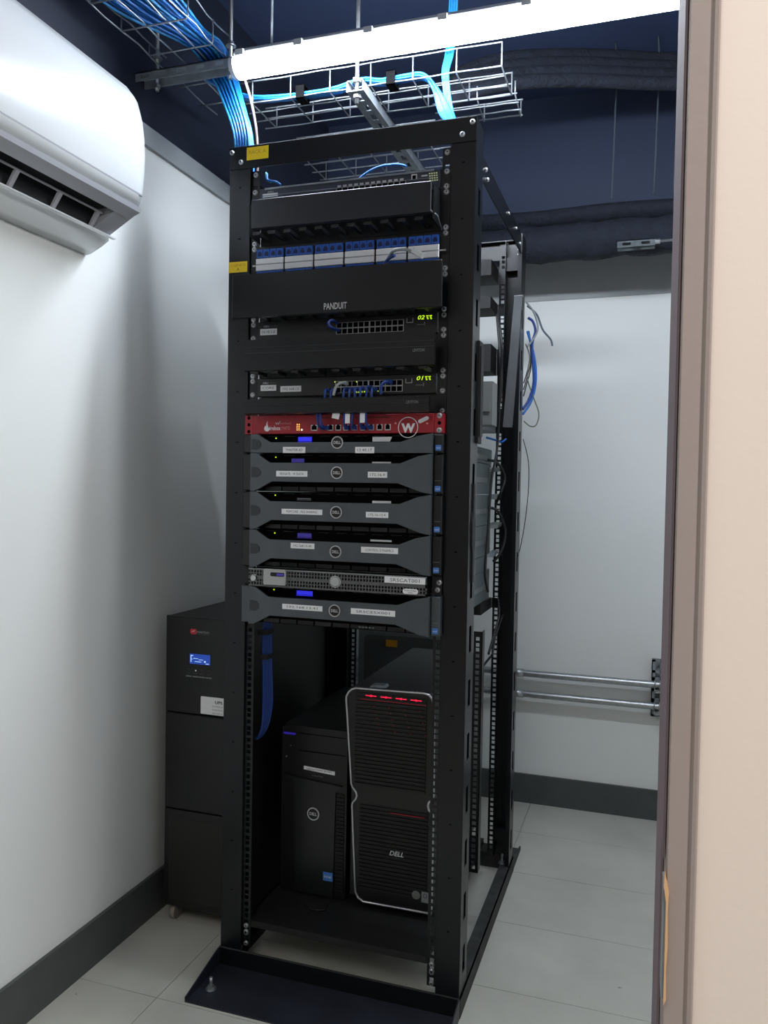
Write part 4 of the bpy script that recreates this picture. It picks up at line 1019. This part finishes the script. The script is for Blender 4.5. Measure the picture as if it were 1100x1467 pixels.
# ------------------------------------------------------------------ UPS
up_ = thing('ups_unit', 'tall black UPS cabinet on castors beside the left rack post', 'power supply', (-.42, .12, 0))
UX0, UX1, UY, UZ0, UZ1 = -.541, -.303, .120, .045, .8235
MB().box(UX0, UX1, UY+.012, .80, UZ0, UZ1-.0015).build('case', mat('ups_case', (28, 28, 27), .5), up_)
mfr = mat('ups_front', (23, 23, 24), .42)
for z0, z1 in ((.568, UZ1), (.309, .565), (UZ0, .306)):
    MB().box(UX0, UX1, UY, UY+.0125, z0, z1, b=.003).build('front_panel', mfr, up_)
MB().box(UX0+.016, UX1-.016, UY-.0008, UY, .066, .285, b=.0006).build('raised_panel', mat('ups_panel', (33, 32, 31), .5), up_)
t_ = MB().box(-.467, -.4065, UY-.001, UY, .7015, .7280).build('display', M_lcdu, up_)
mb = MB()
mb.box(-.464, -.462, UY-.0014, UY-.001, .706, .724); mb.box(-.464, -.457, UY-.0014, UY-.001, .7225, .7245); mb.box(-.456, -.442, UY-.0014, UY-.001, .7155, .7168); mb.box(-.440, -.427, UY-.0014, UY-.001, .713, .7142)
mb.box(-.452, -.432, UY-.0014, UY-.001, .7075, .7088); mb.box(-.424, -.419, UY-.0014, UY-.001, .7075, .7115); mb.box(-.419, -.410, UY-.0014, UY-.001, .7035, .7050); mb.box(-.464, -.458, UY-.0014, UY-.001, .7135, .7145)
mb.build('display_glyph', M_lcdt, t_)
for x in (-.4785, -.4575, -.4385, -.4185):
    MB().box(x, x+.0175, UY-.002, UY, .6665, .6695, b=.001).build('button', M_cabg, up_)
    MB().box(x+.002, x+.014, UY-.0004, UY, .6755, .6768).box(x+.004, x+.012, UY-.0004, UY, .686, .687).build('button_mark', mat('dim_ink', (80, 80, 80), .6), up_)
MB().cyl((-.449, UY, .684), .0018, -.0008, 'y', 8).build('status_light', M_ledg if False else mat('led_soft', (220, 225, 200), .4, emit=.6), up_)
t_ = MB(); t_.prism(rrect(-.4665, -.4475, .7795, .7935, .004), UY-.0008, UY, 'y'); t_.build('red_logo', mat('logo_red', (196, 52, 62), .5), up_)
MB().tube([(-.4615, UY-.0012, .785), (-.458, UY-.0012, .7885), (-.4565, UY-.0012, .786), (-.453, UY-.0012, .790)], .0007, 5).build('logo_mark', M_white, up_)
text('nvertion', (-.446, -.4105, .783, .791), UY-.0004, M_cabg, up_, bold=.02)
text('power systems', (-.446, -.4105, .7795, .7818), UY-.0004, M_encl, up_)
t_ = MB(); t_.prism(rrect(-.4325, -.364, .5725, .6185, .002), UY-.0012, UY-.0002, 'y'); t_ = t_.build('paper_label', M_white, up_)
text('UPS', (-.390, -.368, .602, .610), UY-.0016, M_ink, t_, bold=.03)
for k, s_ in enumerate(('ENTRADA', 'SALIDA', 'SERVIDOR')): text(s_, (-.398, -.367, .593-.009*k, .5972-.009*k), UY-.0016, M_cabg, t_)
for x, y in ((-.520, .147), (-.34, .147), (-.52, .74), (-.34, .74)):
    c_ = MB().box(x-.012, x+.012, y-.016, y+.016, .040, .046).prism([(y-.012, .042), (y+.012, .042), (y+.004, .018), (y-.004, .018)], x-.011, x-.009, 'x').prism([(y-.012, .042), (y+.012, .042), (y+.004, .018), (y-.004, .018)], x+.009, x+.011, 'x').build('castor', M_zinc, up_)
    MB().cyl((x-.008, y, .021), .021, .016, 'x', 20).build('castor_wheel', mat('castor_rubber', (150, 138, 130), .5) if x < -.5 else M_blackm, c_)

# ------------------------------------------------------------------ back wall fittings
for z, lb in ((.497, 'upper steel conduit running along the back wall'), (.420, 'lower steel conduit running along the back wall')):
    o = thing('conduit', lb, 'conduit', (0, 1.262, z))
    MB().tube([(-.55+1.848*k/8, 1.258, z) for k in range(9)], .0125, 14).build('pipe', M_zinc, o)
    MB().tube([(.20, 1.258, z), (.245, 1.258, z)], .0155, 14).build('coupling', M_zinc, o)
    MB().box(.185, .192, 1.258-.004, 1.258+.004, z+.0125, z+.0155).build('set_screw', M_silver, o)
sb = thing('strut_bracket', 'vertical slotted strut clamping both conduits beside the door jamb', 'bracket', (.715, 1.29, .38))
mb = MB(); X0, X1 = .694, .734; yy = 1.272
mb.box(X0, X1, yy+.020, 1.2995, .380, .582); mb.box(X0, X0+.003, yy, 1.2995, .380, .582); mb.box(X1-.003, X1, yy, 1.2995, .380, .582)
for a, b in ((.380, .388), (.412, .445), (.47, .52), (.535, .545), (.575, .582)): mb.box(X0, X1, yy, yy+.003, a, b)
mb.box(X0, X0+.012, yy, yy+.003, .380, .582); mb.box(X1-.012, X1, yy, yy+.003, .380, .582)
mb.build('channel', M_galv, sb)
for z in (.497, .420):
    MB().tube([(.705, 1.240+.018-.0165*math.cos(math.radians(a)), z+.0165*math.sin(math.radians(a))) for a in range(-90, 91, 20)], .0022, 6).tube([(.722, 1.240+.018-.0165*math.cos(math.radians(a)), z+.0165*math.sin(math.radians(a))) for a in range(-90, 91, 20)], .0022, 6).box(.704, .724, 1.250, 1.272, z-.028, z-.0165).cyl((.714, 1.25, z-.022), .005, -.012, 'y', 8).build('clamp', M_zinc, sb)

# enclosure behind the rack
en = thing('wall_enclosure', 'grey steel wall enclosure with a yellow warning label, seen under the servers', 'electrical box', (-.25, 1.2, .3))
MB().box(-.370, -.02, 1.15, 1.2995, .30, .633).build('body', M_encl, en)
MB().prism(rrect(-.345, -.045, .315, .618, .02), 1.142, 1.15, 'y').build('door', mat('enclosure_door', (74, 78, 76), .5), en)
t_ = MB().box(-.258, -.213, 1.1405, 1.142, .578, .604).build('warning_label', mat('dark_yellow', (200, 140, 20), .6), en)

# insulated pipes, high on the back wall
pi_ = MB(); pts = [(.0+1.5*k/60, 1.05+.004*math.sin(k*1.3), 2.008+.003*math.sin(k*.9)) for k in range(61)]
pi_.tube(pts, .060, 20)
rnd = random.Random(3); pi_.v = [v+Vector((0, rnd.uniform(-.0022, .0022), rnd.uniform(-.003, .003))) for v in pi_.v]
solo(pi_.build('insulated_pipe', M_foam), 'thick ragged black insulated pipe crossing high in front of the back wall', 'pipe')
solo(MB().tube([(-.1+1.6*k/20, 1.10, 2.112+.003*math.sin(k)) for k in range(21)], .029, 16).build('insulated_pipe', M_foam), 'slimmer black insulated pipe lying above the ragged thick one', 'pipe')
for i in range(4):
    z = 2.36+.05*i
    solo(MB().tube(smooth_path([(.10, .45+.05*i, z-.13), (.22, .55+.05*i, z-.05), (.42, .72+.05*i, z+.02), (.75, .9+.05*i, z+.05), (1.2, 1.0+.05*i, z+.055)], 6), .020, 12).build('insulated_pipe', M_foam), 'black hose sweeping up to the right behind the strip light, %s' % ['lowest of four', 'second from the bottom', 'second from the top', 'highest of four'][i], 'pipe', 'black hoses under the ceiling')
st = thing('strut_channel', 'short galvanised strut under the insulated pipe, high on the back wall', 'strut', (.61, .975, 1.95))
strut_x(st, .553, .667, .970, 1.970, mat('dark_galvanised', (84, 92, 96), .65, metal=.3, noise=.3, nscale=60))  # darker grey than the other galvanised struts
o = thing('conduit', 'short thin conduit with a bright coupling beside the high strut', 'conduit', (.72, .96, 1.963))
MB().tube([(.672, .962, 1.963), (.80, .962, 1.966), (1.298, .962, 1.97)], .0045, 10).build('pipe', M_zinc, o)
MB().tube([(.655, .960, 1.9625), (.664, .960, 1.9635), (.682, .96, 1.9625)], .008, 10).build('coupling', M_silver, o)
for i, (x, z) in enumerate(((.53, ZC), (.66, ZC), (.72, ZC))):
    solo(MB().tube(smooth_path([(x, 1.0, z), (x+.006, 1.0, z-.1), (x+.004, 1.01, z-.2), (x-.001, 1.02, 2.13)], 5), .003, 6).build('hanging_wire', mat('dusty_wire', (70, 80, 90), .7)), 'thin dusty wire hanging in front of the dark back wall, %s' % ['left of three', 'middle of three', 'right of three'][i], 'wire')
